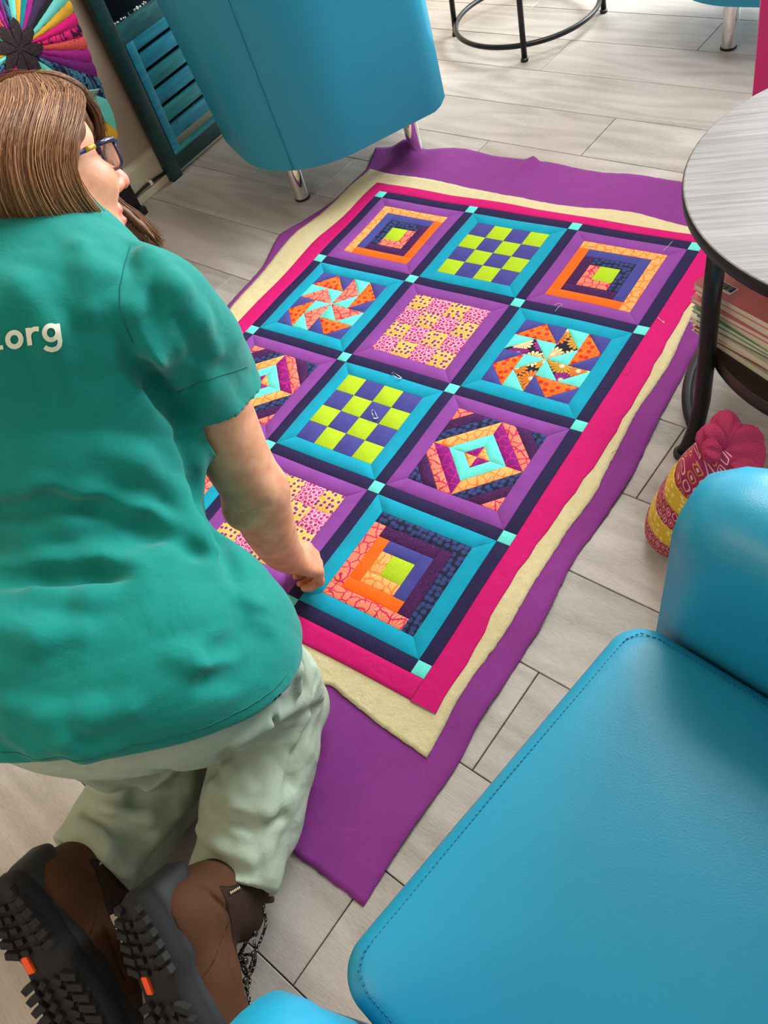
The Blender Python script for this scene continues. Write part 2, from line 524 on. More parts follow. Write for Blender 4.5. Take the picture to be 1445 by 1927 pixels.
bx('backing_panel', plain('dark_backing', rgb(14, 18, 20), .9), sh, -.826, -.8235, -.05, .398, .145, 1.1, 0.0005)
bx('pane', BLACKGL, sh, -.8225, -.816, -.05, .398, .4655, 1.0995, .0005)
mb = MB()
for i in range(26):
    y = random.uniform(-.045, .12); z = .467 + random.random() * .006; r = random.uniform(.001, .003)
    mb.box((-.8155, y, z), I3, (.001, r, r * .8), .0004)
o = mb.build('peeled_paint', plain('flaked_white', rgb(200, 205, 200), .6), sh); o['kind'] = 'stuff'
mb = MB().tube([(-.7955, .012 + .006 * math.sin(s_ * 6), .142 + s_ * .016) for s_ in np.linspace(0, 1, 9)], .0007, 5)
mb.tube([(-.7985, .03 + s_ * .035, .112 + .003 * math.sin(s_ * 17)) for s_ in np.linspace(0, 1, 12)], .0006, 5)
mb.build('scratch_mark', BLACKRUB, sh)

# =============================================================== DARK STAND + QUILTED HANGING
st = root('display_stand', (-.80, -.5, 0), 'black display stand under the fan-pattern quilted hanging', 'stand')
BLK = NT('black_lacquer').done(rgb(18, 17, 18), .35)
autosharp(MB().box((-.802, -.52, .31), I3, (.026, .256, .31), .003).build('panel', BLK, st))
autosharp(MB().box((-.79, -.52, .635), I3, (.034, .262, .012), .004).build('top_board', BLK, st))
autosharp(MB().box((-.7925, -.52, .012), I3, (.034, .259, .012), .003).build('base_board', BLK, st))

hq = root('quilted_hanging', (-.755, -.4, .25), 'colourful fan-pattern quilted hanging with black star centre on the black stand', 'quilt')
outl = [(-.150, .78), (-.175, .62), (-.185, .55), (-.195, .484), (-.208, .42), (-.218, .36), (-.226, .31), (-.238, .262), (-.262, .232), (-.33, .215), (-.5, .2), (-.66, .21), (-.70, .4), (-.70, .6), (-.68, .80), (-.5, .84), (-.3, .83)]
cy_, cz_ = -.392, .574
cols = {'mint': rgb(108, 208, 194), 'yel': rgb(222, 168, 50), 'teal': rgb(14, 130, 146), 'mag': rgb(160, 30, 130), 'dkp': rgb(58, 44, 76), 'blk': rgb(26, 24, 30), 'pink': rgb(220, 22, 120), 'pur': rgb(112, 30, 110)}
hm = {k: cotton('hanging_' + k, c, .05) for k, c in cols.items()}
hm['pinkp'] = vine('hanging_pink_print', rgb(232, 40, 120), rgb(60, 20, 60), 40); hm['corp'] = scribble('hanging_coral_print', rgb(230, 90, 80), rgb(80, 26, 70), 50)
hm['nvp'] = seedflower('hanging_navy_print', rgb(30, 28, 60), rgb(70, 130, 160), 60)
seq = ['mint', 'yel', 'teal', 'mag', 'dkp', 'blk', 'mint', 'yel', 'pink', 'pinkp', 'corp', 'mag', 'pur', 'nvp']
wd_ = [1.3, 1, 1, 1, 1.3, .7, 1.1, 1, 1, 1, 1, 1, 1, 1.2]


def ray_out(a):
    d = (math.cos(a), math.sin(a)); best = .6
    for i in range(len(outl)):
        p = outl[i]; q = outl[(i + 1) % len(outl)]
        ex, ey = q[0] - p[0], q[1] - p[1]; wx, wy = p[0] - cy_, p[1] - cz_
        den = d[0] * ey - d[1] * ex
        if abs(den) < 1e-9: continue
        tt = (wx * ey - wy * ex) / den; uu = (wx * d[1] - wy * d[0]) / den
        if tt > 0 and 0 <= uu <= 1: best = min(best, tt)
    return best


a0 = math.radians(66); tot = sum(wd_) * 4 / 1.0; step_ = -2 * PI / (sum(wd_) * 3)
a = a0
for rep in range(3):
    for c_, w_ in zip(seq, wd_):
        a1 = a + step_ * w_; V = []; NR, NA = 9, 5
        for i in range(NR):
            for k in range(NA):
                aa = a + (a1 - a) * k / (NA - 1); R1 = ray_out(aa) - .002; r = .042 + (R1 - .042) * i / (NR - 1)
                puff = .0045 * math.sin(PI * k / (NA - 1)) ** .8 * (.4 + .6 * min(1, i / 3)) + .0016 * math.sin(i * 2.4 + k)
                bow = .03 * (i / (NR - 1)) ** 2
                V.append((-.754 + puff + .003 * math.sin(r * 26 + aa * 2), cy_ + r * math.cos(aa + bow), cz_ + r * math.sin(aa + bow)))
        F = [[i * NA + k, (i + 1) * NA + k, (i + 1) * NA + k + 1, i * NA + k + 1] for i in range(NR - 1) for k in range(NA - 1)]
        mk('fabric_strip', V, F, hm[c_], hq); a = a1
STAR = scribble('star_black_print', rgb(28, 24, 26), rgb(104, 80, 84), 90)
for i in range(8):
    a = i * PI / 4 + .3; V = [(-.748, cy_, cz_)]
    for r, da in ((.02, -.3), (.045, -.36), (.062, -.12), (.072, 0.1), (.058, .28), (.045, .38), (.02, .36)):
        V.append((-.7475 + .002 * math.cos(da * 6), cy_ + r * math.cos(a + da), cz_ + r * math.sin(a + da)))
    mk('star_point', V, [[0, k, k + 1] for k in range(1, 7)], STAR, hq)
V = []; ns = len(outl)
for x in (-.774, -.764): V += [(x, y + (.004 if y > -.4 else 0), z) for y, z in outl]
mk('backing', V, [list(range(ns))[::-1], list(range(ns, 2 * ns))] + [[i, (i + 1) % ns, ns + (i + 1) % ns, ns + i] for i in range(ns)], hm['blk'], hq, smooth=False)
# mint cloth hanging over the quilt edge
MINTC = cotton('pale_mint_cloth', rgb(158, 196, 178), .05)
mb = MB(); P0 = np.array([-.735, -.345, .425]); NU, NV = 12, 10
V = []
for i in range(NU):
    for k in range(NV):
        s_ = i / (NU - 1); q_ = k / (NV - 1) - .5
        wdt = .030 + .045 * s_ ** 1.6
        V.append((-.726 + .010 * math.cos(q_ * 12) + .010 * math.sin(s_ * 3), -.375 + .105 * s_ + q_ * wdt * .6, .442 - .085 * s_ + q_ * wdt))
F = [[i * NV + k, (i + 1) * NV + k, (i + 1) * NV + k + 1, i * NV + k + 1] for i in range(NU - 1) for k in range(NV - 1)]
o = mk('fabric_ribbon', V, F, MINTC, base=(-.738, -.34, .40)); md = o.modifiers.new('s', 'SOLIDIFY'); md.thickness = .003
tag(o, 'pale mint green fabric ribbon lying against the multicoloured hanging', 'ribbon')

# =============================================================== CLOTH LAYERS
S = .305
Pi_ = np.pi


def hgt(gx, gy):
    gx = np.asarray(gx, float); gy = np.asarray(gy, float)
    h = .0007 * (np.sin(gx * 7.3 + gy * 2.1) + np.sin(gy * 8.7 - gx * 3.3 + 1) + 2)
    er = np.clip((gx - 2.95) / .35, 0, 1) ** 1.5; el = np.clip((-gx + .05) / .35, 0, 1) ** 1.5
    h = h + er * .003 * (1 + np.sin(gy * 8.2 + .6 * np.sin(gy * 3.1))) * (gy < 5.4)
    h = h + el * .0035 * (1 + np.sin(gy * 7.4 + 1.1))
    eb = np.clip((-gy + .0) / .4, 0, 1)
    h = h + eb * .003 * (1 + np.sin(gx * 6.3 + .4 * np.sin(gx * 9)))
    # folded-up corner of the backing beside the chair leg, and one crease at the top edge
    h = h + .030 * np.exp(-((gx - (-.30 + .8 * (gy + .9))) / .13) ** 2) * np.clip((-gy - .42) / .35, 0, 1)
    h = h + .012 * np.exp(-((gx - 1.17 + .25 * (gy + .8)) / .05) ** 2) * np.clip((-gy - .35) / .4, 0, 1)
    h = h + .010 * np.clip((gy - 4.25) / .2, 0, 1) * np.clip((5.0 - gy) / .6, 0, 1) * .25 * (1 + np.sin(gx * 5 + gy * 4))
    return h


def q2w(gx, gy, off):
    return np.stack([S * np.asarray(gx, float), -S * np.asarray(gy, float), hgt(gx, gy) + off], -1)


def interp_edge(pts, n, jit=0.):
    pts = np.array(pts, float); L = np.r_[0, np.cumsum(np.linalg.norm(np.diff(pts, axis=0), axis=1))]; tt = np.linspace(0, L[-1], n)
    return np.stack([np.interp(tt, L, pts[:, 0]), np.interp(tt, L, pts[:, 1])], 1)


def smooth1(E, it=3):
    for _ in range(it): E[1:-1] = (E[:-2] + 2 * E[1:-1] + E[2:]) / 4
    return E


def layer(name, T, B, L, R, off, thick, mat, nu=90, nv=150, rough=0., **kw):
    T = smooth1(interp_edge(T, nu)); B = smooth1(interp_edge(B, nu)); L = smooth1(interp_edge(L, nv)); R = smooth1(interp_edge(R, nv))
    if rough:
        for E in (T, B): E[1:-1, 1] += rng.normal(0, rough, nu - 2)
        for E in (L, R): E[1:-1, 0] += rng.normal(0, rough, nv - 2)
    u = np.linspace(0, 1, nu)[None, :, None]; v = np.linspace(0, 1, nv)[:, None, None]
    P = (1 - v) * T[None] + v * B[None] + (1 - u) * L[:, None] + u * R[:, None] \
        - ((1 - u) * (1 - v) * T[0] + u * (1 - v) * T[-1] + (1 - u) * v * B[0] + u * v * B[-1])
    top = q2w(P[..., 0], P[..., 1], off); V = top.reshape(-1, 3)
    idx = np.arange(nu * nv).reshape(nv, nu)
    Q = np.stack([idx[:-1, :-1], idx[1:, :-1], idx[1:, 1:], idx[:-1, 1:]], -1).reshape(-1, 4)
    ring = np.r_[idx[0, :], idx[1:, -1], idx[-1, -2::-1], idx[-2:0:-1, 0]]
    low = V[ring].copy(); low[:, 2] -= thick
    a_ = len(V) + np.arange(len(ring)); V2 = np.r_[V, low]
    Q2 = np.stack([ring, np.roll(ring, -1), np.roll(a_, -1), a_], -1)
    return mkfast(name, V2, np.r_[Q, Q2], mat, **kw)


puL = [(-.54, -.70), (-.44, -.38), (-.42, .13), (-.66, .80), (-.52, 1.21), (-.46, 1.74), (-.40, 2.4), (-.45, 3.6), (-.42, 4.5), (-.40, 5.17)]
puT = [(-.54, -.70), (-.25, -.76), (-.056, -.79), (.10, -.82), (.30, -.88), (.44, -.88), (1.1, -.83), (1.15, -.86), (1.21, -.82), (1.5, -.83), (1.8, -.81), (2.57, -.81), (3.40, -.80)]
puR = [(3.40, -.80), (3.41, .4), (3.42, 1.04), (3.44, 1.73), (3.48, 2.23), (3.47, 2.53), (3.43, 2.98), (3.47, 3.44), (3.46, 3.67), (3.44, 4.14), (3.46, 4.37), (3.42, 4.85), (3.41, 5.19)]
puB = [(-.40, 5.17), (2.0, 5.19), (2.86, 5.17), (3.19, 5.18), (3.41, 5.19)]
o = layer('backing_fabric', puT, puB, puL, puR, .0018, .0012, BACKING, 110, 170, .002, base=(S * 1.4, -S * 2.2, 0))
tag(o, 'plain purple backing fabric spread on the floor as the lowest layer', 'fabric')
crL = [(-.39, -.37), (-.40, .16), (-.50, .72), (-.45, 1.28), (-.40, 1.73), (-.34, 2.3), (-.4, 3.2), (-.38, 4.40)]
crT = [(-.39, -.37), (.05, -.33), (.65, -.32), (1.19, -.26), (1.91, -.27), (2.4, -.30), (2.91, -.22), (3.28, -.22)]
crR = [(3.28, -.22), (3.26, .69), (3.31, 1.25), (3.29, 1.74), (3.31, 2.18), (3.34, 2.48), (3.30, 2.83), (3.30, 3.25), (3.31, 3.52), (3.28, 3.84), (3.28, 4.09), (3.30, 4.42)]
crB = [(-.38, 4.40), (1.8, 4.36), (2.45, 4.33), (2.53, 4.37), (2.56, 4.31), (2.65, 4.34), (2.98, 4.39), (3.30, 4.42)]
o = layer('batting', crT, crB, crL, crR, .0055, .0035, BATTING, 120, 170, .0016, base=(S * 1.4, -S * 2, 0))
tag(o, 'fluffy cream batting sheet lying between the quilt top and purple backing', 'batting')

# =============================================================== QUILT TOP
QO = .0088
quilt = root('quilt_top', (S * 1.5, -S * 2, .008), 'patchwork quilt top of twelve bright blocks with hot pink border on the floor', 'quilt')


def patch(poly, mat, parent, name='patch', seg=.03, drop=.0006, puff=.0002):
    """a sewn piece: bilinear grid with its rim sunk into the seam"""
    P = np.array(poly, float)
    if len(P) == 3: P = np.vstack([P, P[2:3]])
    a, b, c, d = P
    lu = max(np.linalg.norm(b - a), np.linalg.norm(c - d)) * S; lv = max(np.linalg.norm(d - a), np.linalg.norm(c - b)) * S
    def par(l):
        e = min(.25, .0011 / max(l, 1e-4)); n_ = max(2, int(round(l / seg)))
        return np.r_[0, np.linspace(e, 1 - e, n_ + 1), 1]
    U, Vv = par(lu), par(lv); nu, nv = len(U), len(Vv)
    uu, vv = np.meshgrid(U, Vv)
    G = (1 - uu)[..., None] * (1 - vv)[..., None] * a + uu[..., None] * (1 - vv)[..., None] * b + uu[..., None] * vv[..., None] * c + (1 - uu)[..., None] * vv[..., None] * d
    Wd = q2w(G[..., 0], G[..., 1], QO)
    dz = np.zeros((nv, nu)); dz[0] = dz[-1] = -drop; dz[:, 0] = dz[:, -1] = -drop
    cx_ = np.sin(PI * uu) * np.sin(PI * vv); Wd[..., 2] += dz + puff * np.sqrt(np.clip(cx_, 0, 1))
    V = Wd.reshape(-1, 3); idx = np.arange(nu * nv).reshape(nv, nu)
    Q = np.stack([idx[:-1, :-1], idx[1:, :-1], idx[1:, 1:], idx[:-1, 1:]], -1).reshape(-1, 4)
    ring = np.r_[idx[0, :], idx[1:, -1], idx[-1, -2::-1], idx[-2:0:-1, 0]]
    low = V[ring].copy(); low[:, 2] -= .0015; a_ = len(V) + np.arange(len(ring))
    Q2 = np.stack([ring, np.roll(ring, -1), np.roll(a_, -1), a_], -1)
    V = np.r_[V, low]; Q = np.r_[Q, Q2]
    # orient upward
    nrm = np.cross(V[Q[:, 1]] - V[Q[:, 0]], V[Q[:, 2]] - V[Q[:, 0]])[:, 2].sum()
    if nrm < 0: Q = Q[:, ::-1]
    return mk(name, V, Q.tolist(), mat, parent)


def rect(x0, y0, x1, y1): return [(x0, y0), (x1, y0), (x1, y1), (x0, y1)]


SH = .045
PR = lambda gy: float(np.interp(gy, [-.2, .17, .53, 1.23, 1.66, 2.26, 2.65, 3.1, 3.47, 3.76, 4.2], [3.2, 3.2, 3.2, 3.22, 3.24, 3.24, 3.21, 3.18, 3.18, 3.21, 3.21]))
PLf = lambda gy: float(np.interp(gy, [-.2, .33, .76, 1.43, 1.81, 4.2], [-.16, -.17, -.21, -.19, -.19, -.2]))
# borders: long strips, each one piece of cloth
ys = np.linspace(-.165, 4.19, 40)


def strip(pa, pb, mat, name):
    pa = np.array(pa); pb = np.array(pb); n_ = len(pa); V = []
    for fr, dz in ((0, -.001), (.03, 0), (.25, 0), (.5, .0006), (.75, 0), (.97, 0), (1, -.001)):
        g = pa * (1 - fr) + pb * fr; w_ = q2w(g[:, 0], g[:, 1], QO); w_[:, 2] += dz; V.append(w_)
    low1 = V[0].copy(); low1[:, 2] -= .0025; low2 = V[-1].copy(); low2[:, 2] -= .0025
    V = np.array([low1] + V + [low2]); m = len(V); idx = np.arange(m * n_).reshape(m, n_)
    Q = np.stack([idx[:-1, :-1], idx[:-1, 1:], idx[1:, 1:], idx[1:, :-1]], -1).reshape(-1, 4); V = V.reshape(-1, 3)
    if np.cross(V[Q[:, 1]] - V[Q[:, 0]], V[Q[:, 2]] - V[Q[:, 0]])[:, 2].sum() < 0: Q = Q[:, ::-1]
    return mk(name, V, Q.tolist(), mat, quilt)


def tstripe(name):
    t = NT(name); w_ = t.n('ShaderNodeTexWave', wave_type='BANDS', bands_direction='X', i_Vector=t.coord(), i_Scale=95.0, i_Distortion=.4).outputs['Color']
    w2 = t.n('ShaderNodeTexWave', wave_type='BANDS', bands_direction='Y', i_Vector=t.coord(), i_Scale=60.0, i_Distortion=.4).outputs['Color']
    m = t.math('MULTIPLY', t.math('MULTIPLY', w_, w2), .45)
    c = t.mix(m, rgb(200, 12, 106), rgb(178, 10, 90)); cr = t.noise(24, 4, dist=.6).outputs[0]; t.bump(cr, .004)
    return t.done(c, .85, spec=.25)


PINKD = tstripe('magenta_dash_print')
strip([(3 + SH, y) for y in ys], [(PR(y) + .006 * math.sin(y * 23), y) for y in ys], PINKD, 'border_strip')
strip([(-SH, y) for y in ys], [(PLf(y), y) for y in ys], PINKD, 'border_strip')
xs = np.linspace(-SH, 3 + SH, 26)
strip([(x, -SH) for x in xs], [(x, -.165 + .012 * x) for x in xs], PINKD, 'border_strip')
strip([(x, 4 + SH) for x in xs], [(x, 4.185 + .005 * math.sin(x * 4)) for x in xs], PINKD, 'border_strip')
for c in range(4):
    for r in range(5):
        patch(rect(c - SH, r - SH, c + SH, r + SH), MINT, quilt, 'cornerstone')
        if c < 3: patch(rect(c + SH, r - SH, c + 1 - SH, r + SH), NAVY, quilt, 'sashing')
        if r < 4: patch(rect(c - SH, r + SH, c + SH, r + 1 - SH), NAVY, quilt, 'sashing')
A, B_ = .155, .845; QQ = (B_ - A) / 4


def frame(b, c, r, mat):
    o0, o1, i0, i1 = SH, 1 - SH, A, B_
    for pl in ([(o0, o0), (o1, o0), (i1, i0), (i0, i0)], [(o1, o0), (o1, o1), (i1, i1), (i1, i0)],
               [(o1, o1), (o0, o1), (i0, i1), (i1, i1)], [(o0, o1), (o0, o0), (i0, i0), (i0, i1)]):
        patch([(c + x, r + y) for x, y in pl], mat, b, 'frame_strip')


def P(b, c, r, poly, mat): patch([(c + x, r + y) for x, y in poly], mat, b)


def checker(b, c, r, m0, m1):
    for i in range(4):
        for j in range(4):
            P(b, c, r, rect(A + i * QQ, A + j * QQ, A + (i + 1) * QQ, A + (j + 1) * QQ), (m0, m1)[(i + j) % 2])


def cabin(b, c, r, rings, corner):
    """rings outermost first: (mat on the two sides meeting at `corner`, mat on the other two)"""
    w = .0875; lo, hi = A, B_
    fx = lambda x: x if corner[0] == 'L' else 1 - x
    fy = lambda y: y if corner[1] == 'T' else 1 - y
    def R_(x0, y0, x1, y1, m): P(b, c, r, [(fx(x0), fy(y0)), (fx(x1), fy(y0)), (fx(x1), fy(y1)), (fx(x0), fy(y1))], m)
    for ma, mb_ in rings:      # ma: left + top sides (after the flip), mb: right + bottom
        R_(lo, lo, lo + w, hi, ma) if True else None
        R_(lo + w, lo, hi, lo + w, ma)
        R_(lo + w, hi - w, hi, hi, mb_)
        R_(hi - w, lo + w, hi, hi - w, mb_)
        lo += w; hi -= w
    R_(lo, lo, hi, hi, LIME)


def pinwheel(b, c, r, pm):
    def rot(p, k):
        x, y = p[0] - 2, p[1] - 2
        for _ in range(k): x, y = -y, x
        return (A + (x + 2) * QQ, A + (y + 2) * QQ)
    for k in range(4):
        for pl, m in (([(0, 0), (1, 0), (0, 1)], BLUE), ([(1, 0), (2, 0), (2, 1)], BLUE), ([(0, 1), (1, 0), (2, 1)], ORANGE2),
                      ([(0, 1), (1, 1), (0, 2)], MINT), ([(1, 1), (2, 1), (2, 2)], MINT), ([(0, 2), (1, 1), (2, 2)], pm)):
            P(b, c, r, [rot(p, k) for p in pl], m)


def diamond(b, c, r):
    def dp(rad, k):   # vertices: 0 top, 1 right, 2 bottom, 3 left
        return [(.5, .5 - rad), (.5 + rad, .5), (.5, .5 + rad), (.5 - rad, .5)][k % 4]
    rads = [.10, .222, .345]
    cen = (.5, .5)
    for k, m in enumerate((PEACH, PLUM, PEACH, PLUM)): P(b, c, r, [cen, dp(.1, k), dp(.1, k + 1)], (PEACH, PLUM, PEACH, PLUM)[k])
    for k in range(4):   # side k runs from vertex k to k+1: 0 = upper right, 1 = lower right, 2 = lower left, 3 = upper left
        P(b, c, r, [dp(.1, k), dp(.1, k + 1), dp(.222, k + 1), dp(.222, k)], MINT)
        P(b, c, r, [dp(.222, k), dp(.222, k + 1), dp(.345, k + 1), dp(.345, k)], (PLUM, PEACH, PLUM, PEACH)[k])
    h = .345
    for k in range(4):
        seqm = (CORAL, SCRIB, DOTS) if k in (0, 2) else (DOTS, SCRIB, CORAL)
        def cut(rad):   # end points of the diagonal |x|+|y| = rad inside the square, for quadrant k
            e = rad - h; p1, p2 = (e, -h), (h, -e)
            for _ in range(k): p1, p2 = (-p1[1], p1[0]), (-p2[1], p2[0])
            return (.5 + p1[0], .5 + p1[1]), (.5 + p2[0], .5 + p2[1])
        rr = [.345, .45, .565, .69]
        for i in range(3):
            a1, a2 = cut(rr[i]); b1, b2 = cut(rr[i + 1])
            P(b, c, r, [a1, a2, b2, b1] if i < 2 else [a1, a2, b2], seqm[i])


for r in range(4):
    for c in range(3):
        odd = (r + c) % 2
        b = patch(rect(c + SH, r + SH, c + SH + .02, r + SH + .02), NAVY, quilt, 'block') if False else root('block', (0, 0, 0))
        b.parent = quilt; b.location = (0, 0, 0); BASE[b.name] = BASE[quilt.name]
        frame(b, c, r, TEAL if odd else PURPLE)
        if (r, c) == (0, 0): cabin(b, c, r, [(PEACH, ORANGE), (BLUE, SCRIB), (DOTS, CORAL)], 'LT')
        elif (r, c) == (0, 2): cabin(b, c, r, [(PEACH, ORANGE), (BLUE, SCRIB), (DOTS, CORAL)], 'RT')
        elif (r, c) == (3, 2): cabin(b, c, r, [(DOTS, CORAL), (SCRIB, ORANGE), (BLUE, PEACH)], 'RT')
        elif (r, c) == (3, 0): cabin(b, c, r, [(DOTS, CORAL), (SCRIB, ORANGE), (BLUE, PEACH)], 'LT')
        elif (r, c) == (0, 1): checker(b, c, r, BLUE, LIME)
        elif (r, c) == (2, 1): checker(b, c, r, LIME, BLUE)
        elif (r, c) == (1, 1): checker(b, c, r, YEL, ROSE)
        elif (r, c) == (3, 1): checker(b, c, r, ROSE, YEL)
        elif (r, c) == (1, 0): pinwheel(b, c, r, CORAL)
        elif (r, c) == (1, 2): pinwheel(b, c, r, DAISY)
        else: diamond(b, c, r)

# safety pins and loose threads
STEEL = plain('steel', (.8, .8, .8, 1), .2, 1.)


def pin(pix, ang, label):
    c = Z(*pix, .0135); ca_, sa_ = math.cos(ang), math.sin(ang)
    f = lambda x, y, z=0.: (c[0] + x * ca_ - y * sa_, c[1] + x * sa_ + y * ca_, c[2] + z)
    r_ = root('safety_pin', (c[0], c[1], c[2] - .002), label, 'pin', 'safety pins on the quilt')
    MB().tube([f(-.014, -.0035), f(.010, -.0035), f(.0135, -.002), f(.0145, 0), f(.0135, .002), f(.010, .0035, .002), f(-.013, .0042, .003)], .0006, 6).build('wire', STEEL, r_)
    MB().tube([f(-.012, -.0045), f(-.015, -.004), f(-.0165, 0), f(-.015, .004, .002), f(-.012, .0045, .003)], .0014, 6).build('clasp', STEEL, r_)


pin((745, 707), 2.85, 'open steel safety pin on the navy strip below the pink-yellow checkerboard')
pin((704, 779), 2.45, 'open steel safety pin on a blue square of the lime checkerboard')


def thread(name, pts, mat, label, r=.0004):
    base = Z(*pts[0], .012); Pn = []
    Q_ = [Z(u, v, 0) for u, v in pts]
    for _ in range(2): Q_ = [Q_[0]] + [p for a_, b_ in zip(Q_[:-1], Q_[1:]) for p in (a_ * .75 + b_ * .25, a_ * .25 + b_ * .75)] + [Q_[-1]]
    for i in range(len(Q_) - 1):
        for k in range(5):
            q = Q_[i] + (Q_[i + 1] - Q_[i]) * k / 5; Pn.append((q[0], q[1], float(hgt(q[0] / S, -q[1] / S)) + QO + .002))
    o = MB().tube(Pn, r, 5).build(name, mat, base=base); tag(o, label, 'thread')


WHT = plain('white_thread', rgb(225, 220, 215), .7); DKT = plain('dark_thread', rgb(70, 60, 80), .7)
thread('loose_thread', [(1045, 594), (1052, 585), (1060, 582), (1052, 578), (1044, 583)], WHT, 'short white thread on the navy strip above the daisy pinwheel')
thread('loose_thread', [(1248, 480), (1258, 470), (1265, 462)], WHT, 'short white thread on purple frame near the upper right corner')
thread('loose_thread', [(1237, 605), (1245, 613), (1250, 618), (1248, 612)], WHT, 'short white thread beside the mint corner square on the pink border')
thread('loose_thread', [(1182, 680), (1190, 690), (1188, 705), (1178, 715), (1168, 706), (1176, 700)], DKT, 'curled dark thread crossing the pink border at right', .0003)
thread('loose_thread', [(1128, 735), (1140, 738), (1150, 720), (1160, 700)], DKT, 'curled dark thread on the navy strip beside the daisy pinwheel', .0003)
thread('loose_thread', [(1152, 905), (1165, 890), (1160, 870), (1172, 850), (1150, 860)], DKT, 'tangled dark thread on the cream batting at right', .0003)


# =============================================================== ARMCHAIRS
def tub_chair(origin, ang, mat, name, label, group=None, seat=True, legs=((-.20, -.10), (.11, -.167), (-.175, .2), (.175, .2)), arm_h=.62, hw=.32, yf=.262, lean_k=.9, sf=.280):
    ax = rotz(ang); O = np.array([origin[0], origin[1], 0.])
    w = lambda x, y, z: O + x * ax[0] + y * ax[1] + z * ax[2]
    rt = root(name, O, label, 'armchair', group)
    T, R, yb = .115, .25, -.285
    # outer outline in plan: front right -> back -> front left ; (x, y, inward normal)
    path = []
    for y in np.linspace(yf, yb + R, 14): path.append((hw, y, -1, 0))
    for a_ in np.linspace(0, -PI / 2, 14)[1:]: path.append((hw - R + R * math.cos(a_), yb + R + R * math.sin(a_), -math.cos(a_), -math.sin(a_)))
    for x in np.linspace(hw - R, -(hw - R), 6)[1:-1]: path.append((x, yb, 0, 1))
    path += [(-x, y, -nx, ny) for x, y, nx, ny in path[:27][::-1]]
    sec = []
    N = len(path)
    for i, (x, y, nx, ny) in enumerate(path):
        bk = 1 / (1 + math.exp((y + .08) * 26)); top = arm_h + .13 * bk
        e = min(i, N - 1 - i)
        shr = (.020, .006, 0)[e] if e < 3 else 0
        fwd_ = (0.0,)[0]
        prof = []
        for z in np.linspace(.165, top - .05, 7): prof.append((-.035 * (z - .165) / .45, z))
        for a_ in np.linspace(0, PI, 9): prof.append((-.035 + T / 2 + .005 - (T / 2 + .005) * math.cos(a_), top - .05 + .05 * math.sin(a_)))
        for z in np.linspace(top - .05, .30, 5)[1:]: prof.append((T - .03, z))
        prof.append((T - .03, .165))
        cxp = T / 2 - .02; czp = (top + .165) / 2
        ring = []
        for d_, z in prof:
            if shr: d_ = cxp + (d_ - cxp) * (1 - shr / (T / 2)); z = czp + (z - czp) * (1 - shr / (top / 2 - .08))
            lean = .03 * (z - .165) / .45 * (1 if e < 13 else 0) * min(1., max(0, (y + .05) / .3))
            ring.append(w(x + nx * d_, y + ny * d_ - lean * lean_k, z))
        sec.append(ring)
    m = len(sec[0]); V = [p for r_ in sec for p in r_]
    F = [[i * m + k, (i + 1) * m + k, (i + 1) * m + (k + 1) % m, i * m + (k + 1) % m] for i in range(N - 1) for k in range(m)]
    F += [list(range(m)), [(N - 1) * m + k for k in range(m)][::-1]]
    o = autosharp(mk('shell', V, F, mat, rt), 60)
    bm = bmesh.new(); bm.from_mesh(o.data); bmesh.ops.recalc_face_normals(bm, faces=bm.faces[:]); bm.to_mesh(o.data); bm.free()
    # piping seams on the outside, where arm meets back
    for s_ in (-1, 1):
        pts = [w(s_ * (hw - R + (R + .0045 + .035 * (z - .165) / .45) * math.cos(-.75)), yb + R + (R + .0045 + .035 * (z - .165) / .45) * math.sin(-.75), z) for z in np.linspace(.168, .64, 12)]
        MB().tube(pts, .0016, 6).build('seam', mat, rt)
    # seat base and cushion
    sx = hw - .089
    def slab(z0, z1, y0, y1, crown, rc, nm, edge=.022):
        NP = 128; V = []; Lv = []
        rings_ = [(0, z0)] if False else []
        pr = [(edge * .5, z0), (0, z0 + edge * .6), (0, z1 - edge)] + [(edge * (1 - math.cos(a_)), z1 - edge + edge * math.sin(a_)) for a_ in np.linspace(.3, PI / 2, 5)]
        hx, hy = sx, (y1 - y0) / 2; cyy = (y0 + y1) / 2
        def outline(ins, k):
            q4, m_ = divmod(k, NP // 4); f_ = m_ / (NP // 4); rc_ = rc + .012; na = .6      # rounded rectangle: 60 % of the points on the corners
            a0_, a1_ = q4 * PI / 2, (q4 + 1) * PI / 2; sx_, sy_ = ((1, 1), (-1, 1), (-1, -1), (1, -1))[q4]
            if f_ < na: a_ = a0_ + (PI / 2) * f_ / na; x_, y_ = sx_ * (hx - rc_) + rc_ * math.cos(a_), sy_ * (hy - rc_) + rc_ * math.sin(a_)
            else:
                g_ = (f_ - na) / (1 - na); nx_, ny_ = ((-1, 1), (-1, -1), (1, -1), (1, 1))[q4]
                p0_ = (sx_ * (hx - rc_) + rc_ * math.cos(a1_), sy_ * (hy - rc_) + rc_ * math.sin(a1_)); p1_ = (nx_ * (hx - rc_) + rc_ * math.cos(a1_), ny_ * (hy - rc_) + rc_ * math.sin(a1_))
                x_, y_ = p0_[0] + (p1_[0] - p0_[0]) * g_, p0_[1] + (p1_[1] - p0_[1]) * g_
            return x_ * (hx - ins) / hx, y_ * (hy - ins) / hy + cyy
        for ins, z in pr:
            for k in range(NP): x, y = outline(ins, k); V.append(w(x, y, z))
        for q_ in (.15, .3, .5, .7, .9, .985):
            for k in range(NP):
                x, y = outline(edge, k); x *= 1 - q_; y = cyy + (y - cyy) * (1 - q_); V.append(w(x, y, z1 + crown * (1 - (1 - q_) ** 2)))
        nr = len(pr) + 6
        F = [[i * NP + k, i * NP + (k + 1) % NP, (i + 1) * NP + (k + 1) % NP, (i + 1) * NP + k] for i in range(nr - 1) for k in range(NP)]
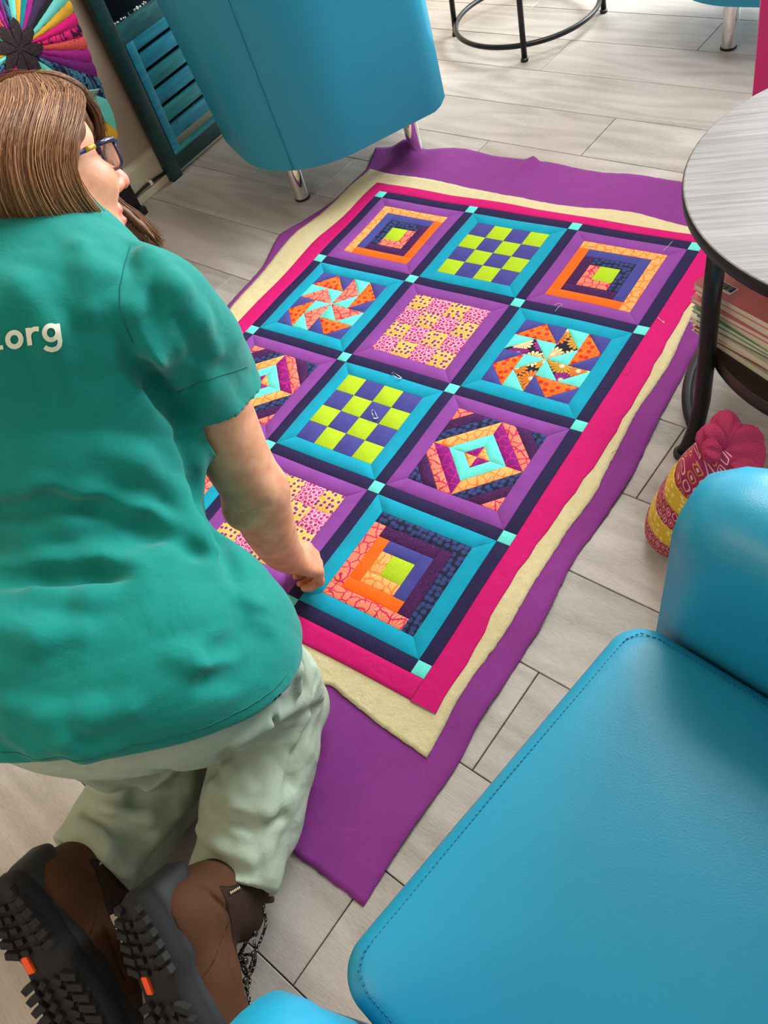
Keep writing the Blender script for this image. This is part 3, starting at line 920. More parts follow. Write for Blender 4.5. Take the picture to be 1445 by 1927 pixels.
        F += [list(range(NP))[::-1], [(nr - 1) * NP + k for k in range(NP)]]
        return mk(nm, V, F, mat, rt)
    slab(.165, .298, -.15, .262, 0, .02, 'seat_base')
    slab(.30, .412, -.15, sf, .010, .03, 'seat_cushion', .026)
    # dashed stitch line round the front of the cushion
    mb = MB(); st_ = .016
    line = [(-sx + st_, -.10), (-sx + st_, sf - .045), (-sx + .022, sf - .026), (-sx + .038, sf - st_ - .002), (0, sf - st_), (sx - .038, sf - st_ - .002), (sx - .022, sf - .026), (sx - st_, sf - .045), (sx - st_, -.10)]
    for (x0, y0), (x1, y1) in zip(line[:-1], line[1:]):
        L_ = math.hypot(x1 - x0, y1 - y0); nd = int(L_ / .0055)
        for i in range(nd):
            f0, f1 = i / nd, (i + .62) / nd
            mb.tube([w(x0 + (x1 - x0) * f, y0 + (y1 - y0) * f, .4103) for f in (f0, f1)], .00085, 4)
    o = mb.build('stitching', SEAMBLUE if mat is BLUEVINYL else mat, rt); o['kind'] = 'stuff'
    for lx, ly in legs:
        pr = [(.0225, .006), (.0225, .166)]
        l = MB().lathe(pr, w(lx, ly, 0), n=28).build('leg', CHROME, rt); autosharp(l)
        autosharp(MB().lathe([(.022, 0), (.0235, .001), (.0235, .007), (.022, .008)], w(lx, ly, 0), n=28).build('foot_cap', BLACKRUB, l))
    return rt


def ang_of(fx, fy): return math.atan2(fy, fx) - PI / 2


tub_chair((-.276, .137), ang_of(.46, .888), BLUEVINYL, 'armchair', 'sky blue vinyl tub armchair seen from behind beside the wall shutter', 'blue tub armchairs')
tub_chair((1.516, -1.472), ang_of(-.983, .185), BLUEVINYL, 'armchair', 'sky blue vinyl armchair in the foreground with its seat towards the viewer', 'blue tub armchairs', arm_h=.625, hw=.341, yf=.288, lean_k=.85, sf=.298)
tub_chair((.761, 1.10), ang_of(0, 1), BLUEVINYL, 'armchair', 'sky blue armchair at the far upper right behind the pink one', 'blue tub armchairs', legs=((-.11, -.169), (.11, -.169), (-.175, .2), (.175, .2)))
tub_chair((1.265, .493), ang_of(-.15, -.99), PINKVINYL, 'armchair', 'pink vinyl armchair at the right edge behind the round table')

# =============================================================== ROUND TABLES
TOPW = wood('grey_wood_grain', [(.30, rgb(80, 76, 74)), (.5, rgb(114, 110, 108)), (.7, rgb(140, 136, 134))], (5, 190, 5), math.radians(-22), .5)
SHELFW = wood('dark_brown_wood', [(.3, rgb(26, 18, 14)), (.55, rgb(46, 32, 25)), (.78, rgb(70, 50, 38))], (8, 60, 8), .3, .4)


def round_table(c, rt_, zt, leg_r, leg_prof, angs, ring_r, ring_z, tube_r, label, shelf=None, leg_n=10):
    rt = root('round_table', (c[0], c[1], 0), label, 'table')
    pr = [(rt_ - .006, zt - .022), (rt_ - .001, zt - .020), (rt_, zt - .012), (rt_, zt - .003), (rt_ - .002, zt - .0008)]
    autosharp(MB().lathe(pr, (c[0], c[1], 0), n=96).build('rim', BLACKMET, rt), 50)
    autosharp(MB().lathe([(rt_ - .002, zt - .0008), (rt_ - .004, zt)], (c[0], c[1], 0), n=96).build('tabletop', TOPW, rt), 20)
    for a_ in angs:
        ca_, sa_ = math.cos(a_), math.sin(a_)
        P_ = [(c[0] + r * ca_, c[1] + r * sa_, z) for r, z in leg_prof]
        l = MB().tube(P_, leg_r, leg_n).build('leg', BLACKMET, rt)
        r0 = leg_prof[-1][0]
        autosharp(MB().lathe([(leg_r * 1.1, .0), (leg_r * 1.35, .002), (leg_r * 1.35, .008), (leg_r * .9, .012)], (c[0] + r0 * ca_, c[1] + r0 * sa_, 0), n=16).build('foot', BLACKMET, l))
    MB().tube([(c[0] + ring_r * math.cos(q), c[1] + ring_r * math.sin(q), ring_z) for q in np.linspace(0, 2 * PI, 72, endpoint=False)], tube_r, 10, closed=True).build('foot_ring', BLACKMET, rt)
    if shelf:
        sr, sz = shelf
        autosharp(MB().lathe([(sr - .003, sz - .016), (sr, sz - .014), (sr, sz - .002), (sr - .002, sz)], (c[0], c[1], 0), n=80).build('shelf', SHELFW, rt), 40)
        MB().tube([(c[0] + (sr - .008) * math.cos(q), c[1] + (sr - .008) * math.sin(q), sz - .024) for q in np.linspace(0, 2 * PI, 64, endpoint=False)], .008, 8, closed=True).build('shelf_ring', BLACKMET, rt)
    return rt


TC = (1.367, -.379)
q = math.radians(222)
round_table(TC, .334, .5, .0145, [(.300, .479), (.302, .36), (.300, .24), (.300, .14), (.306, .07), (.316, .03), (.325, .006)], [q, q + PI / 2, q + PI, q - PI / 2],
            .300, .040, .0115, 'round table with grey wood top and dark shelf holding magazines', shelf=(.285, .24), leg_n=14)
round_table((-.066, 1.02), .30, .62, .0095, [(.235, .60), (.245, .3), (.255, .006)], [math.radians(a_) for a_ in (199, 296, 25, 110)], .243, .045, .0085,
            'round table on slim black legs with a foot ring at the far end')

# =============================================================== MAGAZINES
e1 = np.array([.913, -.407, 0]); e2 = np.array([.407, .913, 0]); mc = np.array([1.098, -.528, 0]) + e1 * .118 + e2 * .095
PAPER = NT('page_edges'); w_ = PAPER.n('ShaderNodeTexWave', bands_direction='Z', wave_type='BANDS', i_Vector=PAPER.coord(), i_Scale=400.0).outputs['Color']
PAPER = PAPER.done(PAPER.mix(w_, rgb(206, 194, 166), rgb(228, 220, 198)), .8)
z = .2405
cl = [(196, 190, 170), (150, 54, 60), (214, 204, 180), (120, 130, 116), (96, 156, 122), (222, 210, 180), (214, 120, 128), (232, 226, 214), (222, 130, 130), (214, 176, 120), (236, 234, 230)]
names = ['cream-covered magazine at the bottom of the stack on the table shelf', 'dark red magazine second from the bottom of the shelf stack',
         'buff magazine above the dark red one in the shelf stack', 'grey-green magazine in the lower half of the shelf stack',
         'green-covered magazine in the middle of the shelf stack', 'cream magazine directly above the green one on the shelf',
         'rose-covered magazine above the middle of the shelf stack', 'off-white thick magazine under the pink barcode one',
         'pink magazine with a white barcode near the top of the shelf stack', 'tan magazine lying just over the pink barcode magazine',
         'white magazine on the very top of the shelf stack']
th_ = [.012, .009, .012, .012, .009, .013, .010, .014, .012, .011, .010]
for i, (c_, lb, t_) in enumerate(zip(cl, names, th_)):
    a_ = (-.04, .05, -.02, .06, 0, -.05, .03, -.02, .02, -.07, .05)[i]; f1 = e1 * math.cos(a_) + e2 * math.sin(a_); f2 = -e1 * math.sin(a_) + e2 * math.cos(a_)
    off = (0, .004, -.004, .006, -.002, .003, -.005, .004, -.003, .016, .024)[i]; cc = mc + f1 * off + f2 * (off * .5 + (0, .052, .060)[max(0, i - 8)])
    m_ = root('magazine', (cc[0], cc[1], z), lb, 'magazine', 'magazines stacked on the table shelf')
    cm = NT('magazine_cover'); cn = cm.noise(24, 2).outputs[0]
    cm = cm.done(cm.mix(cm.step(cn, .56, .03), rgb(*c_), rgb(*[min(255, int(x * .86 + 26)) for x in c_])), .3)
    axx = (f1, f2, np.array([0, 0, 1.]))
    autosharp(MB().box(cc + [0, 0, z + t_ / 2], axx, (.116, .0935, t_ / 2 - .0009)).build('pages', PAPER, m_, smooth=False))
    MB().box(cc + [0, 0, z + .0005], axx, (.118, .0955, .0004)).build('cover', cm, m_, smooth=False)
    o = MB().box(cc + [0, 0, z + t_ - .0005], axx, (.118, .0955, .0004)).build('cover', cm, m_, smooth=False)
    if i == 8:
        bc = X(1365, 540, 0) * 0 + Z(1362, 540, z + t_)
        bmb = MB().box(bc + [0, 0, .0003], axx, (.021, .0095, .0003)); bmb.build('barcode_label', plain('white_paper', rgb(236, 236, 236), .5), o, smooth=False)
        bars = MB(); x_ = -.018
        while x_ < .018:
            wbar = random.choice((.0004, .0007, .0011)); bars.box(bc + f1 * x_ + f2 * .0015 + [0, 0, .0008], axx, (wbar, .0066, .0002)); x_ += wbar * 2 + random.choice((.0006, .001))
        k_ = bars.build('barcode', BLACKRUB, o, smooth=False)
    z += t_ + .0006

# =============================================================== PATTERNED DOORSTOP BAG
bagb = Z(1268, 1006, 0.0); bagt = D(1352, 862, 1.30)
axz = bagt - bagb; hgt_b = np.linalg.norm(axz); axz /= hgt_b
axx_ = np.cross([0, 1., 0], axz); axx_ /= np.linalg.norm(axx_); axy_ = np.cross(axz, axx_); AXB = (axx_, axy_, axz)


def leafprint(name, a, b, c2):
    """rows of pointed leaf outlines, wrapped round the bag"""
    t = NT(name); sp = t.n('ShaderNodeSeparateXYZ', i_0=t.coord()); ang = t.math('ARCTAN2', sp.outputs[1], sp.outputs[0])
    uu = t.math('MULTIPLY', ang, 20 / PI); vv = t.math('MULTIPLY', sp.outputs[2], 48.0)
    row = t.math('FLOOR', vv); uo = t.math('ADD', uu, t.math('MULTIPLY', row, .5))
    fu = t.math('SUBTRACT', t.math('FRACT', uo), .5); fv = t.math('SUBTRACT', t.math('FRACT', vv), .5)
    wid = t.math('MULTIPLY', t.math('COSINE', t.math('MULTIPLY', fv, PI)), .34)
    dd = t.math('ABSOLUTE', t.math('SUBTRACT', t.math('ABSOLUTE', fu), wid))
    ring = t.math('SUBTRACT', 1.0, t.step(dd, .055, .03)); core = t.math('SUBTRACT', 1.0, t.step(t.math('ADD', t.math('ABSOLUTE', fu), t.math('MULTIPLY', t.math('ABSOLUTE', fv), .5)), .12, .03))
    rnd = t.n('ShaderNodeTexWhiteNoise', noise_dimensions='2D', i_Vector=t.n('ShaderNodeCombineXYZ', i_0=t.math('FLOOR', uo), i_1=row, i_2=0.0).outputs[0]).outputs[0]
    c = t.mix(ring, a, t.mix(t.step(rnd, .55, .01), b, c2)); c = t.mix(core, c, t.mix(t.step(rnd, .4, .01), rgb(120, 16, 64), b))
    t.bump(t.noise(40, 3).outputs[0], .002); return t.done(c, .85)


def yflow(name):
    t = NT(name); f, dist, vo, an = flower(t, t.coord(), 100, 5, .4, .3, .6)
    v3 = t.n('ShaderNodeTexVoronoi', i_Vector=t.coord(), i_Scale=105.0, i_Randomness=.6).outputs['Distance']
    c = t.mix(t.math('SUBTRACT', 1.0, t.step(v3, .33, .05)), rgb(214, 176, 44), rgb(240, 222, 140)); c = t.mix(t.math('SUBTRACT', 1.0, t.step(v3, .1, .04)), c, rgb(196, 150, 40)); return t.done(c, .85)


BPF = paisley('ruffle_print', rgb(150, 24, 76), rgb(196, 84, 100), 60); BP = leafprint('raspberry_leaf_print', rgb(156, 28, 82), rgb(232, 180, 170), rgb(206, 140, 50)); BY = yflow('yellow_flower_cloth')
bag = root('doorstop_bag', bagb, 'raspberry and yellow striped fabric doorstop bag with a gathered top by the table leg', 'bag')
prf = [(.0, .0), (.035, .0015), (.054, .010), (.060, .028), (.060, .055), (.058, .09), (.054, .125), (.049, .16), (.040, .19)]
rz = lambda z_: float(np.interp(z_, [p[1] for p in prf], [p[0] for p in prf]))
HS = hgt_b / .19
bands = [(0.0, .048, BP), (.048, .084, BY), (.084, .117, BP), (.117, .150, BY), (.150, .198, BP)]
for z0, z1, m_ in bands:
    pr = [(rz(zz) * 1.0, zz * HS) for zz in np.linspace(z0, z1, 9)]
    MB().lathe(pr, bagb, AXB, 40, wob=lambda a_, i: .02 * math.sin(a_ * 3 + 1) + .012 * math.sin(a_ * 7)).build('fabric_band', m_, bag)
nk = bagb + axz * .197 * HS
wobn = lambda a_, i: (.10 + .05 * i / 14) * math.sin(a_ * 7 + i * .15) + .06 * math.sin(a_ * 12 + 1)
MB().lathe([(.036, -.012), (.030, .0), (.022, .010), (.016, .016)], nk, AXB, 56, wob=wobn).build('gathered_neck', BP, bag)
# knotted ruffle: puffy folds of cloth
def lobe(c, d, L, w0, seed, nm='ruffle_fold'):
    d = np.array(d, float); d /= np.linalg.norm(d); sd = np.cross(d, FWD); sd /= np.linalg.norm(sd); up = np.cross(sd, d)
    r_ = np.random.default_rng(seed); ph = r_.uniform(0, 6)
    pr = [(.004, -.004), (w0 * .45, .004), (w0 * .85, L * .3), (w0, L * .55), (w0 * .85, L * .8), (w0 * .5, L * .95), (w0 * .12, L)]
    MB().lathe(pr, c, (sd, up * .75, d), 36, wob=lambda a_, i: .22 * math.sin(a_ * 3 + ph) + .12 * math.sin(a_ * 7 + ph * 2 + i * .4)).build(nm, BPF, bag)


kn = nk + axz * .010
lobe(kn, img(.95, -.15, .05), .062, .032, 1); lobe(kn + img(.008, .012, 0), img(.8, .35, -.1), .05, .026, 2)
lobe(kn, img(-.55, -.75, 0), .046, .022, 3); lobe(kn, img(.15, -1, .1), .062, .021, 4); lobe(kn, img(.55, -.8, .1), .050, .020, 5); lobe(kn, img(-.8, -.1, -.2), .034, .020, 6)

# =============================================================== PERSON: distance-field modelling
class Field:
    def __init__(s, lo, hi, h):
        s.h = h; s.lo = np.array(lo, float); s.n = np.ceil((np.array(hi) - s.lo) / h).astype(int) + 1
        s.D = np.full(s.n, .2, np.float32)
        s.ax = [(s.lo[i] + h * np.arange(s.n[i])).astype(np.float32) for i in range(3)]

    def reg(s, lo, hi, pad):
        a = np.clip(np.floor((np.array(lo) - pad - s.lo) / s.h).astype(int), 0, s.n)
        b = np.clip(np.ceil((np.array(hi) + pad - s.lo) / s.h).astype(int) + 1, 0, s.n)
        sl = tuple(slice(a[i], b[i]) for i in range(3))
        if any(b[i] <= a[i] for i in range(3)): return None, None
        return sl, np.meshgrid(s.ax[0][sl[0]], s.ax[1][sl[1]], s.ax[2][sl[2]], indexing='ij', sparse=True)

    def comb(s, sl, d, k, op):
        A_ = s.D[sl]
        if op == 'add':
            if k > 0:
                hh = np.maximum(k - np.abs(A_ - d), 0) / k; s.D[sl] = np.minimum(A_, d) - hh * hh * (k / 4)
            else: s.D[sl] = np.minimum(A_, d)
        else:
            d = -d
            if k > 0:
                hh = np.maximum(k - np.abs(A_ - d), 0) / k; s.D[sl] = np.maximum(A_, d) + hh * hh * (k / 4)
            else: s.D[sl] = np.maximum(A_, d)

    def cap(s, a, b, ra, rb, k=.02, op='add'):
        a = np.array(a, float); b = np.array(b, float); r = max(ra, rb)
        sl, g = s.reg(np.minimum(a, b) - r, np.maximum(a, b) + r, k + 3 * s.h)
        if sl is None: return s
        ba = b - a; L2 = float(ba @ ba) + 1e-12
        px, py, pz = g[0] - a[0], g[1] - a[1], g[2] - a[2]
        t = np.clip((px * ba[0] + py * ba[1] + pz * ba[2]) / L2, 0, 1)
        d = np.sqrt((px - t * ba[0]) ** 2 + (py - t * ba[1]) ** 2 + (pz - t * ba[2]) ** 2) - (ra + (rb - ra) * t)
        s.comb(sl, d.astype(np.float32), k, op); return s

    def chain(s, P, R, k=.02, op='add'):
        for i in range(len(P) - 1): s.cap(P[i], P[i + 1], R[i], R[i + 1], k, op)
        return s

    def ell(s, c, r, ax=I3, k=.02, op='add'):
        c = np.array(c, float); ax = np.array(ax, float); r = np.array(r, float)
        ext = np.sqrt(((ax * r[:, None]) ** 2).sum(0))
        sl, g = s.reg(c - ext, c + ext, k + 3 * s.h)
        if sl is None: return s
        p = [g[0] - c[0], g[1] - c[1], g[2] - c[2]]
        q_ = [(p[0] * ax[i, 0] + p[1] * ax[i, 1] + p[2] * ax[i, 2]) for i in range(3)]
        k0 = np.sqrt(sum((q_[i] / r[i]) ** 2 for i in range(3))); k1 = np.sqrt(sum((q_[i] / r[i] ** 2) ** 2 for i in range(3))) + 1e-9
        s.comb(sl, (k0 * (k0 - 1) / k1).astype(np.float32), k, op); return s

    def plane(s, p, n, k=0.0, lo=None, hi=None):
        """keep the side where n.(x-p) < 0, inside the box only"""
        n = np.array(n, float); n /= np.linalg.norm(n)
        sl, g = s.reg(s.lo if lo is None else lo, s.lo + s.h * s.n if hi is None else hi, 0)
        if sl is None: return s
        d = (g[0] - p[0]) * n[0] + (g[1] - p[1]) * n[1] + (g[2] - p[2]) * n[2]
        s.comb(sl, (-d).astype(np.float32), k, 'sub'); return s

    def folds(s, amp, freq, axis, seed, stretch=.35, lo=None, hi=None, sharp=1.0):
        """cloth folds: warped waves that run along `axis`"""
        r_ = np.random.default_rng(seed); axis = np.array(axis, float); axis /= np.linalg.norm(axis)
        sl, g = s.reg(s.lo if lo is None else lo, s.lo + s.h * s.n if hi is None else hi, 0)
        if sl is None: return s
        tot = 0
        for i in range(5):
            v = r_.normal(size=3); v -= axis * (v @ axis) * (1 - stretch * .5); v /= np.linalg.norm(v)
            w_ = r_.normal(size=3); w_ /= np.linalg.norm(w_); f = freq * r_.uniform(.6, 1.6)
            ph = f * (g[0] * v[0] + g[1] * v[1] + g[2] * v[2]) + 1.4 * np.sin(f * .45 * (g[0] * w_[0] + g[1] * w_[1] + g[2] * w_[2]) + i) + r_.uniform(0, 6)
            tot = tot + (1 - np.abs(np.sin(ph)) ** sharp * 2)
        A_ = s.D[sl]; m = np.abs(A_) < .04
        A_[m] += (tot * (amp / 2.4))[m].astype(np.float32) if isinstance(tot, np.ndarray) else 0
        s.D[sl] = A_; return s

    def mesh(s, smooth=1):
        Dn = s.D; ins = (Dn < 0); nx, ny, nz = Dn.shape
        c = np.zeros((nx - 1, ny - 1, nz - 1), np.uint8)
        for dx in (0, 1):
            for dy in (0, 1):
                for dz in (0, 1): c += ins[dx:nx - 1 + dx, dy:ny - 1 + dy, dz:nz - 1 + dz]
        act = (c > 0) & (c < 8); I, J, K = np.nonzero(act); n = len(I)
        idm = np.full(act.shape, -1, np.int32); idm[I, J, K] = np.arange(n)
        acc = np.zeros((n, 3)); cnt = np.zeros(n)
        for ax_ in range(3):
            for o1 in (0, 1):
                for o2 in (0, 1):
                    off = [0, 0, 0]; oth = [i for i in range(3) if i != ax_]; off[oth[0]] = o1; off[oth[1]] = o2
                    a = Dn[I + off[0], J + off[1], K + off[2]]; off2 = off[:]; off2[ax_] = 1
                    b = Dn[I + off2[0], J + off2[1], K + off2[2]]
                    m = (a < 0) != (b < 0); t = np.where(m, a / np.where(m, a - b, 1), 0)
                    p = np.zeros((n, 3)); p[:] = off; p[:, ax_] = t
                    acc[m] += p[m]; cnt[m] += 1
        V = s.lo + s.h * (np.stack([I, J, K], 1) + acc / cnt[:, None])
        Q = []
        for ax_ in range(3):
            o = [i for i in range(3) if i != ax_]
            sA = [slice(None)] * 3; sB = [slice(None)] * 3; sA[ax_] = slice(0, -1); sB[ax_] = slice(1, None)
            A_ = ins[tuple(sA)]; B2 = ins[tuple(sB)]; ch = A_ != B2
            for i in o:
                sl = [slice(None)] * 3; sl[i] = slice(0, 1); ch[tuple(sl)] = False
                sl[i] = slice(ch.shape[i] - 1, None); ch[tuple(sl)] = False
            e = np.stack(np.nonzero(ch), 1); fl_ = A_[ch]
            d1 = np.zeros(3, int); d2 = np.zeros(3, int); d1[o[0]] = 1; d2[o[1]] = 1
            f = lambda q: idm[q[:, 0], q[:, 1], q[:, 2]]
            q4 = np.stack([f(e - d1 - d2), f(e - d2), f(e), f(e - d1)], 1)
            if ax_ == 1: fl_ = ~fl_
            q4[~fl_] = q4[~fl_][:, ::-1]; Q.append(q4)
        Q = np.concatenate(Q); Q = Q[(Q >= 0).all(1)]
        for _ in range(smooth):
            sm = np.zeros_like(V); ct = np.zeros(len(V))
            for a, b in ((0, 1), (1, 2), (2, 3), (3, 0)):
                for u_, v_ in ((Q[:, a], Q[:, b]), (Q[:, b], Q[:, a])):
                    for k in range(3): sm[:, k] += np.bincount(u_, V[v_, k], len(V))
                    ct += np.bincount(u_, minlength=len(V))
            ok = ct > 0; V[ok] = V[ok] * .5 + .5 * sm[ok] / ct[ok][:, None]
        return V, Q

    def hit(s, u, v, t0=.6, t1=1.9):
        """first surface point along the line of sight"""
        d = ray(u, v); t = np.arange(t0, t1, s.h * .5); Pn = CAM + d * t[:, None]
        ii = np.round((Pn - s.lo) / s.h).astype(int); ok = ((ii >= 0) & (ii < s.n)).all(1)
        val = np.where(ok, s.D[tuple(np.clip(ii, 0, s.n - 1).T)], 1.); w_ = np.nonzero(val < 0)[0]
        return Pn[w_[0]] if len(w_) else None


def crease(F, pix, r=.010, sink=.004, k=.02, op='add'):
    P_ = []
    for u, v in pix:
        h_ = F.hit(u, v)
        if h_ is not None: P_.append(h_ + ray(u, v) * sink)
    n = len(P_)
    if n < 2: return
    sink = sink * .7; r = r * 1.12
    R = [r * (.35 + .65 * math.sin(PI * (i + .5) / n)) for i in range(n)]
    F.chain(P_, R, k, op)


def loc(u, v):
    """directions right, down and away as seen towards one spot"""
    f = ray(u, v); r_ = RIGHT - f * (RIGHT @ f); r_ /= np.linalg.norm(r_); d_ = np.cross(f, r_)
    return lambda a, b, c: r_ * a + d_ * b + f * c


# joints
Nk = D(40, 470, 1.02); RSh = D(284, 592, 1.05); LSh = D(-200, 510, 1.12)
Elb = D(484, 932, 1.23); Wr = D(541, 1046, 1.47)
Chest = D(105, 680, 1.12); Waist = D(190, 960, 1.14); Pel = D(262, 1255, 1.13)
RHip = D(455, 1265, 1.17); RKn = D(528, 1335, 1.375); RAn = D(436, 1655, 1.275)
LHip = D(110, 1290, 1.20); LKn = D(312, 1442, 1.44); LAn = D(182, 1615, 1.365)
HO = D(58, 373, 1.13); hi_ = loc(58, 373)                                   # centre of the head, between the ears
FWh = hi_(.865, -.335, .37); FWh /= np.linalg.norm(FWh); UPh = hi_(-.36, -.93, .0); UPh /= np.linalg.norm(UPh)
FWh = FWh - UPh * (FWh @ UPh); FWh /= np.linalg.norm(FWh); LFh = np.cross(UPh, FWh); HAX = np.array([FWh, LFh, UPh])
hd = lambda x, y, z: HO + x * FWh + y * LFh + z * UPh
# boots: heel, toe and the way the shaft points
hR, tR = D(250, 1702, 1.185), Z(420, 2150, .034); hL, tL = D(10, 1672, 1.25), Z(240, 2090, .034)


def bframe(h_, t_, roll):
    x_ = (t_ - h_) / np.linalg.norm(t_ - h_); f = h_ - CAM; f = f / np.linalg.norm(f); r_ = RIGHT - f * (RIGHT @ f); r_ = r_ - x_ * (r_ @ x_); r_ /= np.linalg.norm(r_)
    q_ = np.cross(x_, r_); return x_, r_ * math.cos(roll) + q_ * math.sin(roll)


_x, zR = bframe(hR, tR, math.radians(-46)); FR = hR + .06 * _x + .10 * zR; RAn = hR + .072 * _x + .172 * zR
_x, zL = bframe(hL, tL, math.radians(-56)); FL = hL + .06 * _x + .10 * zL; LAn = hL + .072 * _x + .172 * zL
print('ankles', RAn, LAn)
axT = (Pel - Nk) / np.linalg.norm(Pel - Nk); axW = img(.957, -.29, .0); axW = axW - axT * (axW @ axT); axW /= np.linalg.norm(axW); axD = np.cross(axT, axW); AXT = np.array([axW, axT, axD])

SKIN = NT('skin'); _n = SKIN.noise(38, 4).outputs[0]; _f = SKIN.n('ShaderNodeTexVoronoi', i_Vector=SKIN.coord(), i_Scale=75.0, i_Randomness=1.0).outputs['Distance']
_c = SKIN.ramp(_n, [(.3, rgb(196, 134, 100)), (.7, rgb(222, 164, 130))]); _c = SKIN.mix(SKIN.math('MULTIPLY', SKIN.math('SUBTRACT', 1.0, SKIN.step(_f, .08, .05)), .35), _c, rgb(160, 96, 66))
SKIN.bump(SKIN.noise(260, 3).outputs[0], .00022)
SKIN = SKIN.done(_c, .5, spec=.4); SKIN.node_tree.nodes['Principled BSDF'].inputs['Subsurface Weight'].default_value = .12
SKIN.node_tree.nodes['Principled BSDF'].inputs['Subsurface Radius'].default_value = (.012, .004, .002)
LIPM = plain('lip_skin', rgb(190, 112, 96), .45); FLUSH = plain('flushed_skin', rgb(214, 132, 110), .5)

# ---- body
B = Field(np.minimum.reduce([LSh, HO, LKn, LAn, Z(600, 1080)]) - .16, np.maximum.reduce([Elb, Pel, RHip, RAn, HO, Wr, RSh, LSh]) + .16, .0031)
B.ell(hd(-.012, 0, .042), (.096, .076, .086), HAX, .01)
B.ell(hd(.030, 0, -.022), (.064, .058, .078), HAX, .03)
B.ell(hd(.052, 0, .045), (.048, .058, .060), HAX, .03)
B.cap(hd(.062, -.02, -.086), hd(.062, .02, -.086), .020, .020, .025)         # chin
for s_ in (-1, 1):
    B.cap(hd(.0, s_ * .056, -.045), hd(.055, s_ * .026, -.086), .016, .014, .03)   # jaw
    B.cap(hd(.080, s_ * .012, .040), hd(.072, s_ * .046, .038), .010, .009, .015)   # brow
    B.ell(hd(.066, s_ * .042, -.012), (.026, .020, .022), HAX, .03)                # cheek
B.ell(hd(.098, -.034, .016), (.022, .018, .012), HAX, .012, 'sub'); B.ell(hd(.098, .034, .016), (.022, .018, .012), HAX, .012, 'sub')
B.chain([hd(.088, 0, .030), hd(.102, 0, .006), hd(.116, 0, -.014), hd(.120, 0, -.021)], [.0075, .0075, .0092, .0102], .008)
for s_ in (-1, 1):
    B.ell(hd(.104, s_ * .0115, -.0245), (.0115, .0070, .0080), HAX, .006)
    B.ell(hd(.108, s_ * .0075, -.034), (.005, .0032, .0045), HAX, .002, 'sub')
B.cap(hd(.088, 0, -.030), hd(.092, 0, -.044), .010, .008, .012)
B.cap(hd(.092, -.014, -.0500), hd(.092, .014, -.0500), .0052, .0052, .008); B.cap(hd(.0955, -.005, -.0485), hd(.0955, .005, -.0485), .0050, .0050, .006)
B.cap(hd(.090, -.013, -.0620), hd(.090, .013, -.0620), .0062, .0062, .008); B.cap(hd(.094, -.004, -.0625), hd(.094, .004, -.0625), .0056, .0056, .006)
B.chain([hd(.090, -.022, -.0565), hd(.103, 0, -.0560), hd(.090, .022, -.0565)], [.0018, .0026, .0018], .004, 'sub')
for s_ in (-1, 1):
    B.ell(hd(-.006, s_ * .078, .000), (.018, .007, .030), HAX, .004); B.ell(hd(.0, s_ * .086, .004), (.009, .006, .016), HAX, .004, 'sub')
B.cap(hd(-.025, 0, -.055), Nk + .03 * axT + img(0, .012, .03), .046, .042, .02)
# trunk, arms, legs
B.cap(RSh, LSh, .044, .044, .04); B.ell(Chest, (.130, .19, .085), AXT, .05); B.ell(Waist, (.110, .17, .080), AXT, .05); B.ell(Pel, (.165, .115, .115), AXT, .05)
B.chain([RHip, RKn], [.075, .050], .04); B.chain([RKn, RAn, FR], [.046, .030, .026], .03); B.chain([LHip, LKn], [.075, .050], .04); B.chain([LKn, LAn, FL], [.046, .030, .026], .03)
def cat(P_, R_, n):
    P_ = np.array(P_); t = np.linspace(0, 1, n); m = len(P_); x = t * (m - 1); i = np.clip(x.astype(int), 0, m - 2); f = (x - i)[:, None]
    p0 = P_[np.clip(i - 1, 0, m - 1)]; p1 = P_[i]; p2 = P_[i + 1]; p3 = P_[np.clip(i + 2, 0, m - 1)]
    C_ = .5 * (2 * p1 + (p2 - p0) * f + (2 * p0 - 5 * p1 + 4 * p2 - p3) * f ** 2 + (3 * p1 - p0 - 3 * p2 + p3) * f ** 3)
    r = np.interp(x, range(m), R_); r[1:-1] = (r[:-2] + 2 * r[1:-1] + r[2:]) / 4; return list(C_), list(r)


B.chain(*cat([RSh, D(396, 760, 1.14), D(441, 855, 1.185), Elb, D(504, 988, 1.31), D(527, 1032, 1.41), Wr], [.046, .050, .0475, .044, .042, .034, .029], 30), .006)
B.cap(Elb + img(.012, -.008, -.006), Elb + img(-.020, .022, -.006), .033, .030, .02)
lel = LSh + img(-.12, .22, .12); lwr = LKn + img(.0, -.17, -.09)
B.chain([LSh, lel, lwr], [.050, .040, .028], .03)


